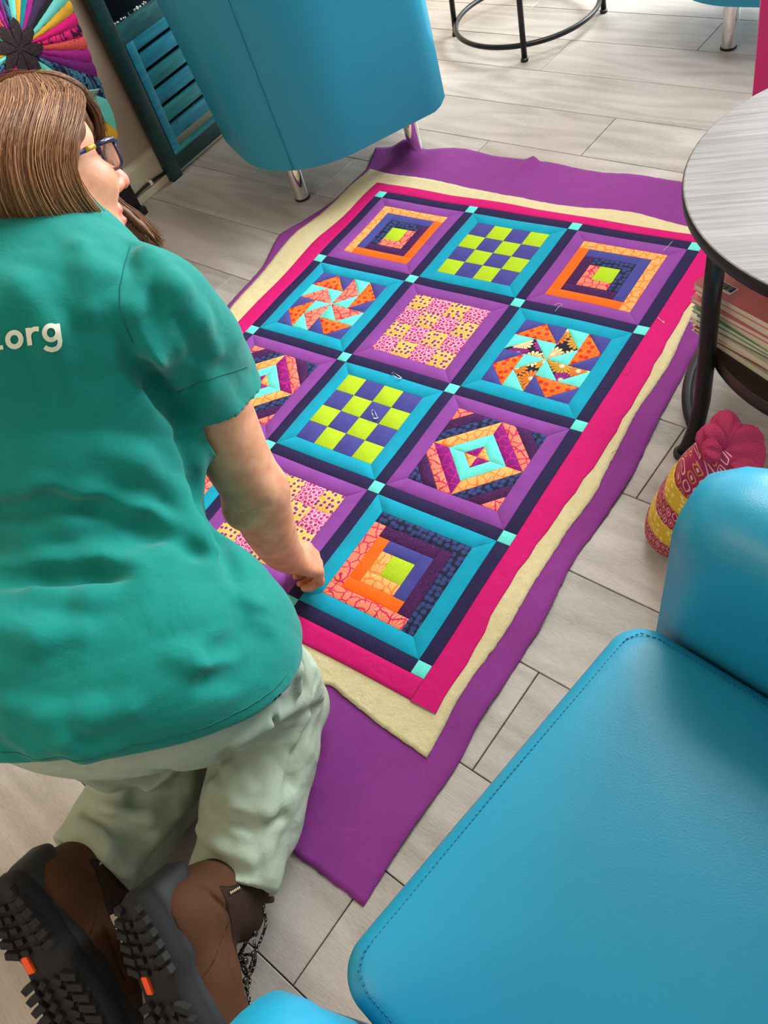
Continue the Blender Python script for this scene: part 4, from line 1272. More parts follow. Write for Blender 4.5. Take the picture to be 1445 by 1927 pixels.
def hand(F, W_, fwd, out, up, sc_=1.0, thumb=1, curl=(.75, 1.0, .8)):
    """palm from the wrist W_; fwd to the knuckles, out towards the thumb side, up = back of the hand"""
    f, o_, u_ = [np.array(v, float) / np.linalg.norm(v) for v in (fwd, out, up)]
    pt = lambda x, y, z: W_ + sc_ * (x * f + y * o_ + z * u_)
    mc_ = [(.082, .031, .004), (.085, .010, .006), (.080, -.011, .004), (.072, -.030, 0)]
    for x, y, z_ in mc_: F.cap(pt(.004, y * .55, 0), pt(x, y, z_), .0165 * sc_, .0118 * sc_, .014)
    F.ell(pt(.045, 0, -.004), (.036 * sc_, .034 * sc_, .013 * sc_), (f, o_, u_), .012)
    lens = [(.042, .026, .020), (.046, .029, .021), (.043, .027, .020), (.034, .021, .018)]
    for (x, y, z_), L_, i in zip(mc_, lens, range(4)):
        p = np.array([x, z_]); a_ = 0; Pn = [pt(x, y, z_)]; spread = (.12, .02, -.06, -.14)[i]
        yy = y
        for l_, c_ in zip(L_, curl):
            a_ -= c_ * (1 + .06 * i); p = p + l_ * np.array([math.cos(a_), math.sin(a_)]); yy += spread * l_ * .4; Pn.append(pt(p[0], yy, p[1]))
        F.chain(Pn, [.0108 * sc_, .0096 * sc_, .0086 * sc_, .0072 * sc_], .0035)
        F.ell(Pn[1], (.0102 * sc_,) * 3, I3, .004)
    T = [pt(.012, .020, -.006), pt(.044, .044, -.020), pt(.074, .040, -.036), pt(.096, .028, -.046)]
    F.chain(T, [.0165 * sc_, .0130 * sc_, .0108 * sc_, .0088 * sc_], .010)
    return T


# right hand pinching the quilt: knuckles up, fingertips on the cloth
hf = img(.50, .16, .85); hu = img(.62, -.62, -.28); hf /= np.linalg.norm(hf); hu = hu - hf * (hu @ hf); hu /= np.linalg.norm(hu); ho = np.cross(hu, hf)
if ho @ img(0, -1, 0) > 0: ho = -ho
hand(B, Wr, hf, -ho, hu, .98, curl=(.55, 1.15, .8))
for j_, (pp, qq) in enumerate((((Elb + img(-.03, .03, -.035)), (Elb + img(.02, .016, -.045))), ((Elb + img(-.028, .040, -.03)), (Elb + img(.012, .030, -.045))))):
    B.cap(pp, qq, .0022, .0022, .010, 'sub')
lh = LKn - lwr
hand(B, lwr, img(.3, .6, .6), img(.9, -.3, 0), img(0, -.6, -.6), .98)
bv, bq = B.mesh(1)
ctr = bv[bq].mean(1)
HL = (ctr - HO) @ HAX.T
mi = np.zeros(len(bq), int)
mi[(np.abs(HL[:, 1]) < .024) & (HL[:, 0] > .084) & (HL[:, 2] < -.0455) & (HL[:, 2] > -.0685)] = 1
mi[(HL[:, 0] > .108) & (HL[:, 2] < .0) & (HL[:, 2] > -.034) & (np.abs(HL[:, 1]) < .03)] = 2
PB = np.array([Pel[0], Pel[1], 0.])
person = mkfast('person', bv, bq, None, base=PB, mats=[SKIN, LIPM, FLUSH], mi=mi)
tag(person, 'kneeling person in teal t-shirt, pale trousers and brown boots leaning over the quilt', 'person')
del B

# eyes and brows
for s_ in (-1, 1):
    ec = hd(.0735, s_ * .033, .0155)
    e = mk('eye', *(lambda mb_: (mb_.V, mb_.F))(MB().lathe([(.0125 * math.sin(a_), -.0125 * math.cos(a_)) for a_ in np.linspace(.05, PI - .05, 14)], ec, (LFh, UPh, FWh), 20)), plain('eye_white', rgb(222, 214, 208), .2), person)
    MB().lathe([(.0058, .0112), (.0054, .0124), (.001, .0128)], ec, (LFh, UPh, FWh), 18).build('iris', plain('iris_brown', rgb(74, 52, 36), .15), e)
# glasses
gl = root('glasses', (0, 0, 0)); gl.parent = person; gl.location = (0, 0, 0); BASE[gl.name] = BASE[person.name]
NAVYF = plain('navy_acetate', rgb(28, 34, 74), .2, coat=.5); GOLD = plain('gold_temple_pattern', rgb(206, 166, 60), .25, .4)
for s_ in (-1, 1):
    pts = []
    for a_ in np.linspace(0, 2 * PI, 28, endpoint=False):
        n_ = 3.6; c_, s2 = math.cos(a_), math.sin(a_); rr = (abs(c_) ** n_ + abs(s2) ** n_) ** (-1 / n_)
        pts.append(hd(.1065 - .004 * abs(c_ * s_ > 0), s_ * .034 + .0245 * c_ * rr, .012 + .0175 * s2 * rr))
    MB().tube(pts, .0021, 8, closed=True).build('rim', NAVYF, gl)
    t = NT('lens_glass'); t.put(t.b.inputs['Transmission Weight'], .85); t.put(t.b.inputs['Alpha'], .55); lens = t.done(rgb(225, 228, 236), .05)
    cpt = np.mean(pts, 0); MB().add([cpt] + [p * .98 + cpt * .02 for p in pts], [[0, k + 1, (k + 1) % 28 + 1] for k in range(28)]).build('lens', lens, gl)
    hinge = hd(.100, s_ * .0625, .0255)
    MB().tube([hd(.1055, s_ * .0595, .0225), hinge, hd(.088, s_ * .070, .0260), hd(.070, s_ * .0735, .0255)], [.0030, .0036, .0034, .0030], 8).build('temple', NAVYF, gl)
    MB().tube([hd(.070, s_ * .0735, .0255), hd(.055, s_ * .0755, .0245)], .0032, 8).build('temple_accent', GOLD, gl)
    MB().tube([hd(.055, s_ * .0755, .0245), hd(.02, s_ * .080, .022), hd(-.01, s_ * .084, .018), hd(-.03, s_ * .082, .004)], [.0030, .0026, .0024, .0022], 8).build('temple_end', NAVYF, gl)
MB().tube([hd(.106, -.009, .018), hd(.110, 0, .020), hd(.106, .009, .018)], .0022, 8).build('bridge', NAVYF, gl)

# ---- hair
HAIRB = NT('brown_hair'); gi = HAIRB.n('ShaderNodeNewGeometry').outputs['Random Per Island']
HAIRM = HAIRB.done(HAIRB.ramp(gi, [(0, rgb(104, 66, 41)), (.4, rgb(126, 82, 50)), (.75, rgb(146, 99, 62)), (1, rgb(182, 136, 92))]), .42, spec=.45)
HAIRD = NT('brown_hair_base'); HAIRD = HAIRD.done(HAIRD.mix(HAIRD.noise(60, 3, vec=HAIRD.mapping((1, 1, .2))).outputs[0], rgb(84, 52, 32), rgb(120, 78, 48)), .6)
G = [  # curtain on the near side, front to back; (u, v, distance) along each lock
    [(112, 150, 1.00), (150, 178, .965), (150, 215, .925), (136, 262, .895), (132, 310, .888), (150, 362, .900), (188, 410, .935), (232, 452, .99)],
    [(90, 142, .99), (125, 170, .945), (118, 230, .895), (104, 290, .876), (112, 345, .878), (142, 395, .905), (190, 442, .96), (225, 480, 1.02)],
    [(66, 140, .98), (92, 178, .920), (76, 240, .876), (68, 300, .862), (82, 360, .868), (112, 410, .895), (160, 455, .95), (200, 500, 1.02)],
    [(40, 143, .975), (52, 185, .905), (34, 250, .862), (30, 315, .852), (46, 375, .862), (78, 425, .90), (118, 470, .96), (150, 510, 1.02)],
    [(15, 152, .97), (12, 200, .895), (-8, 260, .858), (-10, 325, .850), (6, 385, .866), (36, 435, .91), (70, 480, .97), (90, 520, 1.02)],
    [(-10, 165, .97), (-28, 215, .90), (-50, 275, .866), (-52, 340, .862), (-36, 400, .88), (-10, 450, .93), (20, 495, .98), (30, 530, 1.02)],
    [(-35, 185, .98), (-66, 240, .925), (-90, 300, .90), (-92, 360, .90), (-78, 415, .92), (-55, 460, .96), (-35, 500, 1.0), (-30, 530, 1.03)],
    [(-50, 210, 1.00), (-92, 270, .97), (-118, 330, .955), (-118, 385, .955), (-105, 430, .97), (-88, 470, .99), (-75, 500, 1.02), (-70, 530, 1.05)]]
G2 = [  # fringe swept over the brow and the far side of the head
    [(60, 140, .98), (100, 148, .985), (138, 166, .995), (164, 194, 1.005), (180, 224, 1.01), (186, 258, 1.01)],
    [(80, 138, 1.00), (116, 150, 1.01), (148, 172, 1.02), (170, 202, 1.03), (184, 236, 1.035), (190, 262, 1.04)],
    [(84, 138, 1.02), (120, 152, 1.04), (150, 178, 1.06), (172, 214, 1.08), (184, 256, 1.10), (186, 300, 1.12)],
    [(80, 142, 1.04), (112, 160, 1.07), (140, 196, 1.10), (160, 240, 1.12), (172, 290, 1.13), (186, 340, 1.14)]]
G3 = [  # lock hanging on the far side of the face
    [(165, 300, 1.10), (196, 350, 1.11), (226, 384, 1.11), (252, 404, 1.11), (278, 428, 1.11), (306, 455, 1.11)],
    [(160, 320, 1.12), (190, 372, 1.12), (222, 404, 1.12), (246, 424, 1.12), (270, 444, 1.12), (304, 464, 1.12)],
    [(150, 330, 1.10), (186, 392, 1.10), (220, 430, 1.11), (246, 450, 1.11), (266, 464, 1.12), (290, 470, 1.12)]]
G4 = [  # back of the head, crown to nape, seen from elsewhere
    [(60, 140, 1.0), (10, 150, 1.03), (-50, 200, 1.06), (-100, 270, 1.08), (-120, 340, 1.08), (-115, 400, 1.08), (-95, 450, 1.08), (-70, 490, 1.08)],
    [(70, 138, 1.02), (50, 150, 1.08), (0, 210, 1.12), (-50, 290, 1.13), (-75, 360, 1.12), (-75, 420, 1.11), (-60, 470, 1.10), (-40, 500, 1.09)],
    [(80, 140, 1.03), (90, 165, 1.10), (60, 240, 1.14), (30, 320, 1.15), (30, 390, 1.14), (60, 430, 1.13), (90, 460, 1.12), (110, 490, 1.11)],
    [(80, 142, 1.04), (112, 160, 1.10), (110, 230, 1.15), (110, 300, 1.15), (130, 360, 1.15), (160, 400, 1.14), (190, 430, 1.13), (210, 460, 1.12)]]


def g3d(gs): return np.array([[D(p[0], p[1], p[2] + .145) for p in g] for g in gs])


Gs = [g3d(G), g3d(G2), g3d(G3), g3d(G4)]
HF = Field(np.minimum.reduce([g.reshape(-1, 3).min(0) for g in Gs]) - .05, np.maximum.reduce([g.reshape(-1, 3).max(0) for g in Gs]) + .05, .0042)
HF.ell(hd(-.016, 0, .044), (.098, .078, .087), HAX, .01)
HF.ell(hd(.095, .0, -.02), (.072, .075, .105), HAX, .012, 'sub')
for gi_, g in enumerate(Gs):
    for lock in g:
        r_ = .014 if gi_ == 0 else (.006 if gi_ in (1, 2) else .016)
        n = len(lock); L_ = [p + (HO - p) / np.linalg.norm(HO - p) * (r_ + .007) for p in lock]
        R = [r_ * (1 if 0 < i < n - 1 else .5) for i in range(n)]
        HF.chain(L_, R, .010 if gi_ in (0, 3) else .004)
hv, hq_ = HF.mesh(2)
hair = mkfast('hair', hv, hq_, HAIRD, person)
del HF


def catmull(P_, t):
    """sample rows of control points at parameters t in 0..1"""
    n = len(P_); x = t * (n - 1); i = np.clip(x.astype(int), 0, n - 2); f = (x - i)[:, None]
    p0 = P_[np.clip(i - 1, 0, n - 1)]; p1 = P_[i]; p2 = P_[i + 1]; p3 = P_[np.clip(i + 2, 0, n - 1)]
    return .5 * (2 * p1 + (p2 - p0) * f + (2 * p0 - 5 * p1 + 4 * p2 - p3) * f ** 2 + (3 * p1 - p0 - 3 * p2 + p3) * f ** 3)


def strands(gs, count, r0, lift, jit, seed, seg=14):
    r_ = np.random.default_rng(seed); VV = []; FF = []; base = 0; m = len(gs)
    tmpl = []
    for s_ in range(seg - 1):
        for k in range(3): tmpl.append([s_ * 3 + k, s_ * 3 + (k + 1) % 3, s_ * 3 + 3 + (k + 1) % 3, s_ * 3 + 3 + k])
    tmpl = np.array(tmpl)
    for c_ in range(count):
        a_ = r_.uniform(-.15, m - 1 + .15); i = int(np.clip(math.floor(a_), 0, m - 2)); f = a_ - i
        ctrl = gs[i] * (1 - f) + gs[i + 1] * f
        t = np.linspace(r_.uniform(0, .12), r_.uniform(.88, 1.0), seg); Pn = catmull(ctrl, t)
        out = Pn - HO; out /= np.linalg.norm(out, axis=1)[:, None]
        h_ = abs(r_.normal(0, lift)) * np.sin(PI * np.clip(t, .05, .97)) ** .5
        wav = r_.normal(0, jit, 3) + r_.normal(0, jit, 3) * np.sin(t * r_.uniform(2, 5) + r_.uniform(0, 6))[:, None]
        Pn = Pn + out * (h_[:, None] + .001) + wav * t[:, None]
        T = np.gradient(Pn, axis=0); T /= np.linalg.norm(T, axis=1)[:, None]; sd = np.cross(T, out); sd /= np.linalg.norm(sd, axis=1)[:, None]; up = np.cross(sd, T)
        rr = r0 * r_.uniform(.6, 1.4) * np.interp(t, [0, .1, .8, 1], [.5, 1, .8, .15])[:, None]
        ring = np.stack([Pn + sd * rr * 1.5, Pn - sd * rr * 1.5, Pn + up * rr * .8], 1).reshape(-1, 3)
        VV.append(ring); FF.append(tmpl + base); base += len(ring)
    return np.concatenate(VV), np.concatenate(FF)


capg = np.array([[hd(-.016 + .101 * math.sin(t_) * math.cos(f_), .081 * math.sin(t_) * math.sin(f_), .044 + .090 * math.cos(t_)) for t_ in np.linspace(.05, 2.0, 8)] for f_ in np.radians([55, 85, 115, 145, 175, 205])])
for gs, cnt, r0, lift, jit, seed in ((capg, 2200, .0008, .002, .002, 6), (Gs[0], 7000, .00040, .0020, .0022, 1), (Gs[1], 900, .00045, .003, .0024, 2), (Gs[2], 700, .00045, .004, .0024, 3), (Gs[3], 1500, .0009, .003, .002, 4), (np.array([Gs[0][-1], Gs[3][0], Gs[3][1]]), 1200, .0008, .003, .002, 5)):
    v_, q_ = strands(gs, cnt, r0, lift, jit, seed); o = mkfast('hair_strands', v_, q_, HAIRM, hair); o['kind'] = 'stuff'

# ---- trousers
TRO = NT('pale_sage_cotton'); _n = TRO.noise(8, 3).outputs[0]
TRO.bump(TRO.math('ADD', TRO.noise(900, 2).outputs[0], TRO.math('MULTIPLY', TRO.noise(20, 3, dist=.8).outputs[0], 5.0)), .0009)
TRO = TRO.done(TRO.mix(_n, rgb(150, 165, 146), rgb(172, 184, 165)), .88, spec=.2)
T_ = Field(np.minimum.reduce([LKn, LAn, Pel, LHip]) - .24, np.maximum.reduce([Pel, RHip, RAn, RKn]) + .22, .0034)
T_.ell(D(258, 1262, 1.125), (.205, .126, .145), AXT, .03)
T_.ell(D(385, 1262, 1.115), (.100, .112, .122), AXT, .04); T_.ell(D(105, 1236, 1.135), (.118, .112, .120), AXT, .04)
T_.cap(RHip + img(-.010, 0, .02), RKn + img(.004, -.014, 0), .096, .070, .04)
T_.cap(LHip + img(0, 0, .02), LKn, .105, .075, .04)
# calf fabric: fuller in the middle than at the knee
dR = (RAn - RKn) / np.linalg.norm(RAn - RKn); sR = [RKn, RKn + (RAn - RKn) * .3 + [0, 0, .012], RKn + (RAn - RKn) * .62 + [0, 0, .008], RAn, RAn + dR * .05]
T_.chain(sR, [.064, .080, .072, .058, .056], .018)
dL = (LAn - LKn) / np.linalg.norm(LAn - LKn); sL = [LKn, LKn + (LAn - LKn) * .3 + [0, 0, .01], LKn + (LAn - LKn) * .62 + [0, 0, .006], LAn, LAn + dL * .05]
T_.chain(sL, [.072, .076, .070, .064, .062], .018)
T_.chain([D(380, 1460, 1.46), D(310, 1500, 1.45), D(262, 1590, 1.42)], [.04, .045, .04], .02)
T_.folds(.0045, 34, sR[3] - sR[0], 5, .7, lo=np.minimum(sR[4], sR[0]) - .1, hi=np.maximum(sR[4], sR[0]) + .1)
T_.folds(.003, 34, sL[3] - sL[0], 9, .7, lo=np.minimum(sL[4], sL[0]) - .1, hi=np.maximum(sL[0], sL[4]) + .05)
for pix, r_, op in (([(604, 1322), (560, 1340), (500, 1378), (440, 1420), (392, 1450)], .013, 'sub'),        # thigh meets calf
                    ([(600, 1310), (560, 1322), (505, 1352), (450, 1392)], .010, 'add'),
                    ([(575, 1215), (590, 1260), (598, 1300)], .008, 'add'), ([(560, 1205), (568, 1250), (578, 1296)], .006, 'sub'), ([(545, 1215), (556, 1260), (560, 1300)], .006, 'add'),
                    ([(590, 1345), (560, 1400), (548, 1470), (530, 1530)], .006, 'sub'), ([(575, 1350), (545, 1390), (500, 1400)], .007, 'add'),
                    ([(400, 1480), (440, 1520), (500, 1530), (540, 1500)], .008, 'add'), ([(395, 1500), (440, 1545), (490, 1560), (535, 1540)], .006, 'sub'),
                    ([(430, 1440), (470, 1490), (490, 1560), (470, 1610)], .008, 'add'), ([(376, 1560), (420, 1600), (470, 1620)], .008, 'add'), ([(374, 1600), (400, 1625), (450, 1640)], .006, 'sub'),
                    ([(520, 1560), (500, 1600), (505, 1650)], .006, 'add'),
                    ([(170, 1500), (215, 1530), (280, 1540), (330, 1530)], .009, 'add'), ([(160, 1530), (220, 1556), (280, 1575)], .007, 'sub'), ([(190, 1470), (260, 1500), (350, 1490)], .008, 'sub'),
                    ([(150, 1550), (200, 1600), (240, 1640)], .007, 'add'), ([(60, 1420), (180, 1452), (300, 1455), (420, 1420), (520, 1350)], .004, 'sub')):
    crease(T_, pix, r_, .003 if op == 'add' else -.001, .016, op)
hemR = RAn + dR * .016; T_.plane(hemR, (sR[4] - sR[3]) / np.linalg.norm(sR[4] - sR[3]) * 1.0 + img(.10, .0, 0), lo=hemR - .13, hi=hemR + [.13, .1, .12])
hemL = LAn + dL * .016; T_.plane(hemL, (sL[4] - sL[3]) / np.linalg.norm(sL[4] - sL[3]) + img(-.06, .12, 0), lo=hemL - .14, hi=hemL + [.10, .1, .13])
T_.chain([sR[3] + (sR[3] - sR[4]) * .3, sR[4]], [.046, .052], .0, 'sub'); T_.chain([sL[3] + (sL[3] - sL[4]) * .3, sL[4]], [.052, .056], .0, 'sub')
T_.plane((0, 0, .022), (0, 0, -1))
tv, tq = T_.mesh(1)
tro = mkfast('trousers', tv, tq, TRO, person)
del T_

# ---- t-shirt
TS = NT('teal_jersey'); _n = TS.noise(10, 3).outputs[0]; _m = TS.noise(900, 2, vec=TS.mapping((1, 1, .25))).outputs[0]
TS.bump(TS.math('ADD', TS.math('MULTIPLY', _m, .08), TS.noise(14, 3, vec=TS.mapping((1, 1, 1.6)), dist=.6).outputs[0]), .0045)
TSM = TS.done(TS.mix(TS.math('ADD', TS.math('MULTIPLY', _n, .6), TS.math('MULTIPLY', _m, .4)), rgb(0, 110, 101), rgb(0, 132, 121)), .82, spec=.2, sheen=.15)
F_ = Field(np.minimum.reduce([LSh, Pel, Chest, Nk]) - .27, np.maximum.reduce([Pel, RSh, LSh, Chest, Elb]) + .20, .0033)
F_.cap(RSh + img(-.01, .005, 0), LSh + img(0, .04, 0), .062, .062, .05)
F_.cap(D(20, 572, 1.02), D(190, 578, 1.03), .062, .058, .04)
F_.ell(Chest, (.160, .215, .125), AXT, .06); F_.ell(D(180, 940, 1.145), (.138, .20, .128), AXT, .06)
F_.ell(D(250, 1235, 1.125), (.200, .160, .160), AXT, .05); F_.ell(D(366, 1215, 1.115), (.096, .125, .130), AXT, .05)
F_.ell(D(258, 1262, 1.125), (.216, .137, .157), AXT, .03); F_.ell(D(385, 1262, 1.115), (.111, .123, .134), AXT, .03); F_.ell(D(105, 1236, 1.135), (.129, .123, .132), AXT, .03); F_.cap(RHip + img(-.010, 0, .02), RKn, .113, .082, .03); F_.ell(D(470, 1272, 1.13), (.054, .054, .056), AXT, .04)
F_.ell(D(80, 1230, 1.13), (.135, .150, .140), AXT, .05)
sd_ = (Elb - RSh) / np.linalg.norm(Elb - RSh)
SlE = D(410, 745, 1.145)
F_.chain([RSh + img(.0, .004, 0), D(350, 665, 1.095), D(412, 775, 1.15)], [.066, .062, .061], .035)
F_.chain([LSh, LSh + img(-.085, .17, .085)], [.066, .062], .035)
F_.cap(D(400, 690, 1.135), D(436, 752, 1.16), .050, .048, .02)
# armhole hollow between sleeve and back
crease(F_, [(318, 700), (330, 745), (342, 790)], .020, .0, .03, 'sub')
F_.folds(.0062, 17, axW + .25 * axT, 21, .5)
for pix, r_, sk, op in (
        ([(246, 458), (232, 500), (226, 545), (238, 590), (262, 640)], .005, -.001, 'sub'),            # sleeve seam
        ([(262, 600), (290, 650), (318, 700), (334, 752)], .015, .005, 'add'), ([(245, 620), (262, 680), (300, 730), (330, 775)], .012, .001, 'sub'),
        ([(320, 560), (312, 610), (318, 660), (330, 710)], .011, .003, 'add'), ([(300, 560), (296, 610), (302, 650)], .008, .0, 'sub'), ([(345, 610), (336, 660), (338, 720)], .008, 0, 'sub'),
        ([(210, 520), (232, 580), (270, 650)], .012, .005, 'add'),
        ([(0, 928), (80, 918), (160, 935), (250, 962), (340, 1000), (410, 1040)], .014, .006, 'add'), ([(0, 962), (90, 950), (180, 968), (270, 996), (370, 1040)], .010, 0, 'sub'),
        ([(0, 1000), (60, 1010), (130, 990), (190, 985)], .010, .004, 'add'), ([(0, 1068), (90, 1066), (180, 1060), (260, 1074), (300, 1050)], .013, .005, 'add'), ([(0, 1092), (90, 1092), (180, 1085), (260, 1098)], .009, 0, 'sub'),
        ([(190, 840), (260, 870), (330, 930), (380, 1000)], .011, .005, 'add'), ([(70, 1120), (170, 1130), (270, 1110), (330, 1030)], .010, .003, 'add'),
        ([(345, 830), (372, 920), (404, 1000), (440, 1080)], .012, .001, 'sub'),
        ([(478, 1150), (486, 1190), (470, 1230), (432, 1250), (380, 1248), (330, 1236)], .012, .004, 'add'), ([(462, 1150), (468, 1185), (448, 1215), (404, 1228)], .011, -.001, 'sub'), ([(500, 1160), (506, 1200), (494, 1240), (450, 1272), (390, 1282)], .010, 0, 'sub'),
        ([(0, 1180), (70, 1200), (150, 1190)], .010, .004, 'add'), ([(20, 1330), (90, 1350), (170, 1345), (240, 1330)], .010, .004, 'add'),
        ([(30, 1380), (80, 1400), (130, 1385)], .009, .002, 'add'), ([(120, 1400), (160, 1408), (210, 1402)], .009, .004, 'add'),
        ([(40, 540), (90, 620), (120, 720)], .010, .006, 'add'), ([(150, 470), (170, 520), (165, 580)], .009, .006, 'add'), ([(280, 480), (330, 540), (370, 600), (400, 660)], .008, .004, 'add')):
    crease(F_, pix, r_, sk, .022, op)
# cuts: sleeve end, hem, neck, far sleeve
SlP = D(414, 738, 1.14); slo, shi = SlP - [.085, .085, .10], SlP + [.085, .085, .10]
cn_ = sd_ + img(-.25, .12, -.0)
F_.plane(SlP, cn_, lo=D(410, 735, 1.15) - [.09, .07, .09], hi=D(410, 735, 1.15) + [.09, .09, .08])
F_.chain([D(392, 705, 1.13), D(428, 775, 1.16)], [.041, .051], 0, 'sub')
hp = [D(60, 1352, 1.08), D(430, 1318, 1.03), D(528, 1200, 1.10)]
hn = np.cross(hp[1] - hp[0], hp[2] - hp[0]); hn /= np.linalg.norm(hn); hn *= np.sign(hn @ axT)
F_.plane(hp[1], hn, k=.006)
# hollow the hem so the trousers come out from under an edge
fv, fq = F_.mesh(1)
shirt = mkfast('t_shirt', fv, fq, TSM, person)
bvh = BVHTree.FromPolygons((fv).tolist(), fq.tolist())
DK = plain('teal_stitch', rgb(0, 96, 90), .9)


def on_shirt(u, v, lift=.0008):
    d = ray(u, v); h_ = bvh.ray_cast(Vector(CAM.tolist()), Vector(d.tolist()))
    return None if h_[0] is None else np.array(h_[0]) - d * lift


def stitch(pts_px):
    run = []
    runs = [run]
    for u, v in pts_px:
        h_ = on_shirt(u, v, .0002)
        if h_ is None or (run and np.linalg.norm(h_ - run[-1]) > .02): run = []; runs.append(run)
        if h_ is not None: run.append(h_)
    for r_ in runs:
        if len(r_) > 4: MB().tube(r_, .0008, 5).build('seam', DK, shirt)


def level_line(us, v_lo, v_hi, p, n, off):
    """image rows where the cloth lies `off` inside a cut plane"""
    out = []; n = n / np.linalg.norm(n)
    for u in us:
        best = None
        for v in np.arange(v_hi, v_lo, -2.0):
            h_ = on_shirt(u, v, 0)
            if h_ is not None and (h_ - p) @ n < -off: best = v; break
        if best is not None: out.append((u, best))
    return out


Pp = np.array([(246, 462), (234, 500), (226, 540), (226, 575), (234, 610), (250, 645)], float)
stitch([(np.interp(t_, np.linspace(0, 1, 6), Pp[:, 0]), np.interp(t_, np.linspace(0, 1, 6), Pp[:, 1])) for t_ in np.linspace(0, 1, 50)])
stitch(level_line(np.arange(2, 545, 6), 1150, 1470, hp[1], hn, .018))
Pp = np.array([(336, 738), (368, 722), (410, 708), (446, 697), (466, 690)], float)
stitch([(np.interp(t_, np.linspace(0, 1, 5), Pp[:, 0]), np.interp(t_, np.linspace(0, 1, 5), Pp[:, 1])) for t_ in np.linspace(0, 1, 40)])
# printed lettering on the back
PRINT = plain('cream_print', rgb(226, 228, 206), .7)
def ribbon(paths, w0):
    """brush strokes laid on the cloth; one letter may need several"""
    V, F = [], []
    for pts, closed in paths:
        P_ = np.array(pts, float)
        if closed: P_ = np.vstack([P_, P_[:1]])
        n = 4 * len(P_); cum = np.r_[0, np.cumsum(np.linalg.norm(np.diff(P_, axis=0), axis=1))]; tt = np.linspace(0, cum[-1], n)
        Cc = np.stack([np.interp(tt, cum, P_[:, 0]), np.interp(tt, cum, P_[:, 1])], 1)
        T = np.gradient(Cc, axis=0)
        if closed: T[0] = T[-1] = Cc[1] - Cc[-2]
        T /= np.linalg.norm(T, axis=1)[:, None] + 1e-9; Nn = np.stack([-T[:, 1], T[:, 0]], 1); b0 = len(V)
        for c_, n_ in zip(Cc, Nn):
            for k in (-.5, -.17, .17, .5): V.append(on_shirt(*(c_ + n_ * w0 * k), .0012))
        for i in range(n - 1):
            for k in range(3): F.append([b0 + i * 4 + k, b0 + i * 4 + k + 1, b0 + i * 4 + 5 + k, b0 + i * 4 + 4 + k])
    if all(v is not None for v in V): mk('printed_letter', V, F, PRINT, shirt)


def ring_(cx_, cy2, rx, ry, n=22): return [(cx_ + rx * math.cos(2 * PI * k / n), cy2 + ry * math.sin(2 * PI * k / n)) for k in range(n)]


ribbon([(ring_(27, 639, 12.5, 13.5), True)], 9.5)
ribbon([([(52, 617), (54, 632), (56.5, 650)], False), ([(54, 634), (55, 627), (59, 621.5), (65, 619), (73, 619)], False)], 9)
ribbon([(ring_(96, 626, 12.5, 13.5), True), ([(108, 609), (110, 624), (113, 642), (112, 650), (107, 656), (98, 658.5), (89, 656.5), (84, 653)], False)], 9)
ribbon([([(1.5, 650), (2.5, 658)], False)], 8)
del F_

# ---- boots
LEA = NT('brown_nubuck'); _g = LEA.noise(500, 3).outputs[0]; _b = LEA.noise(14, 3).outputs[0]
_p = LEA.n('ShaderNodeAttribute', attribute_name='panel').outputs['Fac']; _s = LEA.n('ShaderNodeAttribute', attribute_name='stitch').outputs['Fac']
_pm = LEA.step(_p, 0.0, .0006); _ln = LEA.math('SUBTRACT', 1.0, LEA.step(LEA.math('MINIMUM', LEA.math('ABSOLUTE', _p), _s), .0011, .0004))
_c = LEA.mix(_pm, LEA.mix(_b, rgb(70, 43, 26), rgb(90, 57, 35)), LEA.mix(_b, rgb(42, 28, 21), rgb(56, 38, 28)))
_c = LEA.mix(LEA.math('MULTIPLY', _ln, .75), _c, rgb(34, 22, 16)); LEA.bump(LEA.math('SUBTRACT', LEA.math('MULTIPLY', _g, .5), _ln), .0009); LEA1 = LEA.done(_c, .8, spec=.2)
LEA = NT('dark_brown_nubuck'); LEA.bump(LEA.noise(500, 3).outputs[0], .0008); LEA2 = LEA.done(LEA.mix(LEA.noise(14, 3).outputs[0], rgb(52, 34, 25), rgb(68, 46, 34)), .8, spec=.2)
RUB = plain('charcoal_rubber', rgb(32, 32, 34), .65); RUB2 = plain('black_outsole', rgb(20, 19, 19), .8); ORT = plain('orange_tab', rgb(250, 84, 20), .5)
LACEM = NT('speckled_lace'); _w = LACEM.n('ShaderNodeTexVoronoi', i_Vector=LACEM.coord(), i_Scale=330.0).outputs['Distance']
LACEM = LACEM.done(LACEM.mix(LACEM.step(_w, .34, .04), rgb(196, 186, 168), rgb(16, 15, 15)), .8)


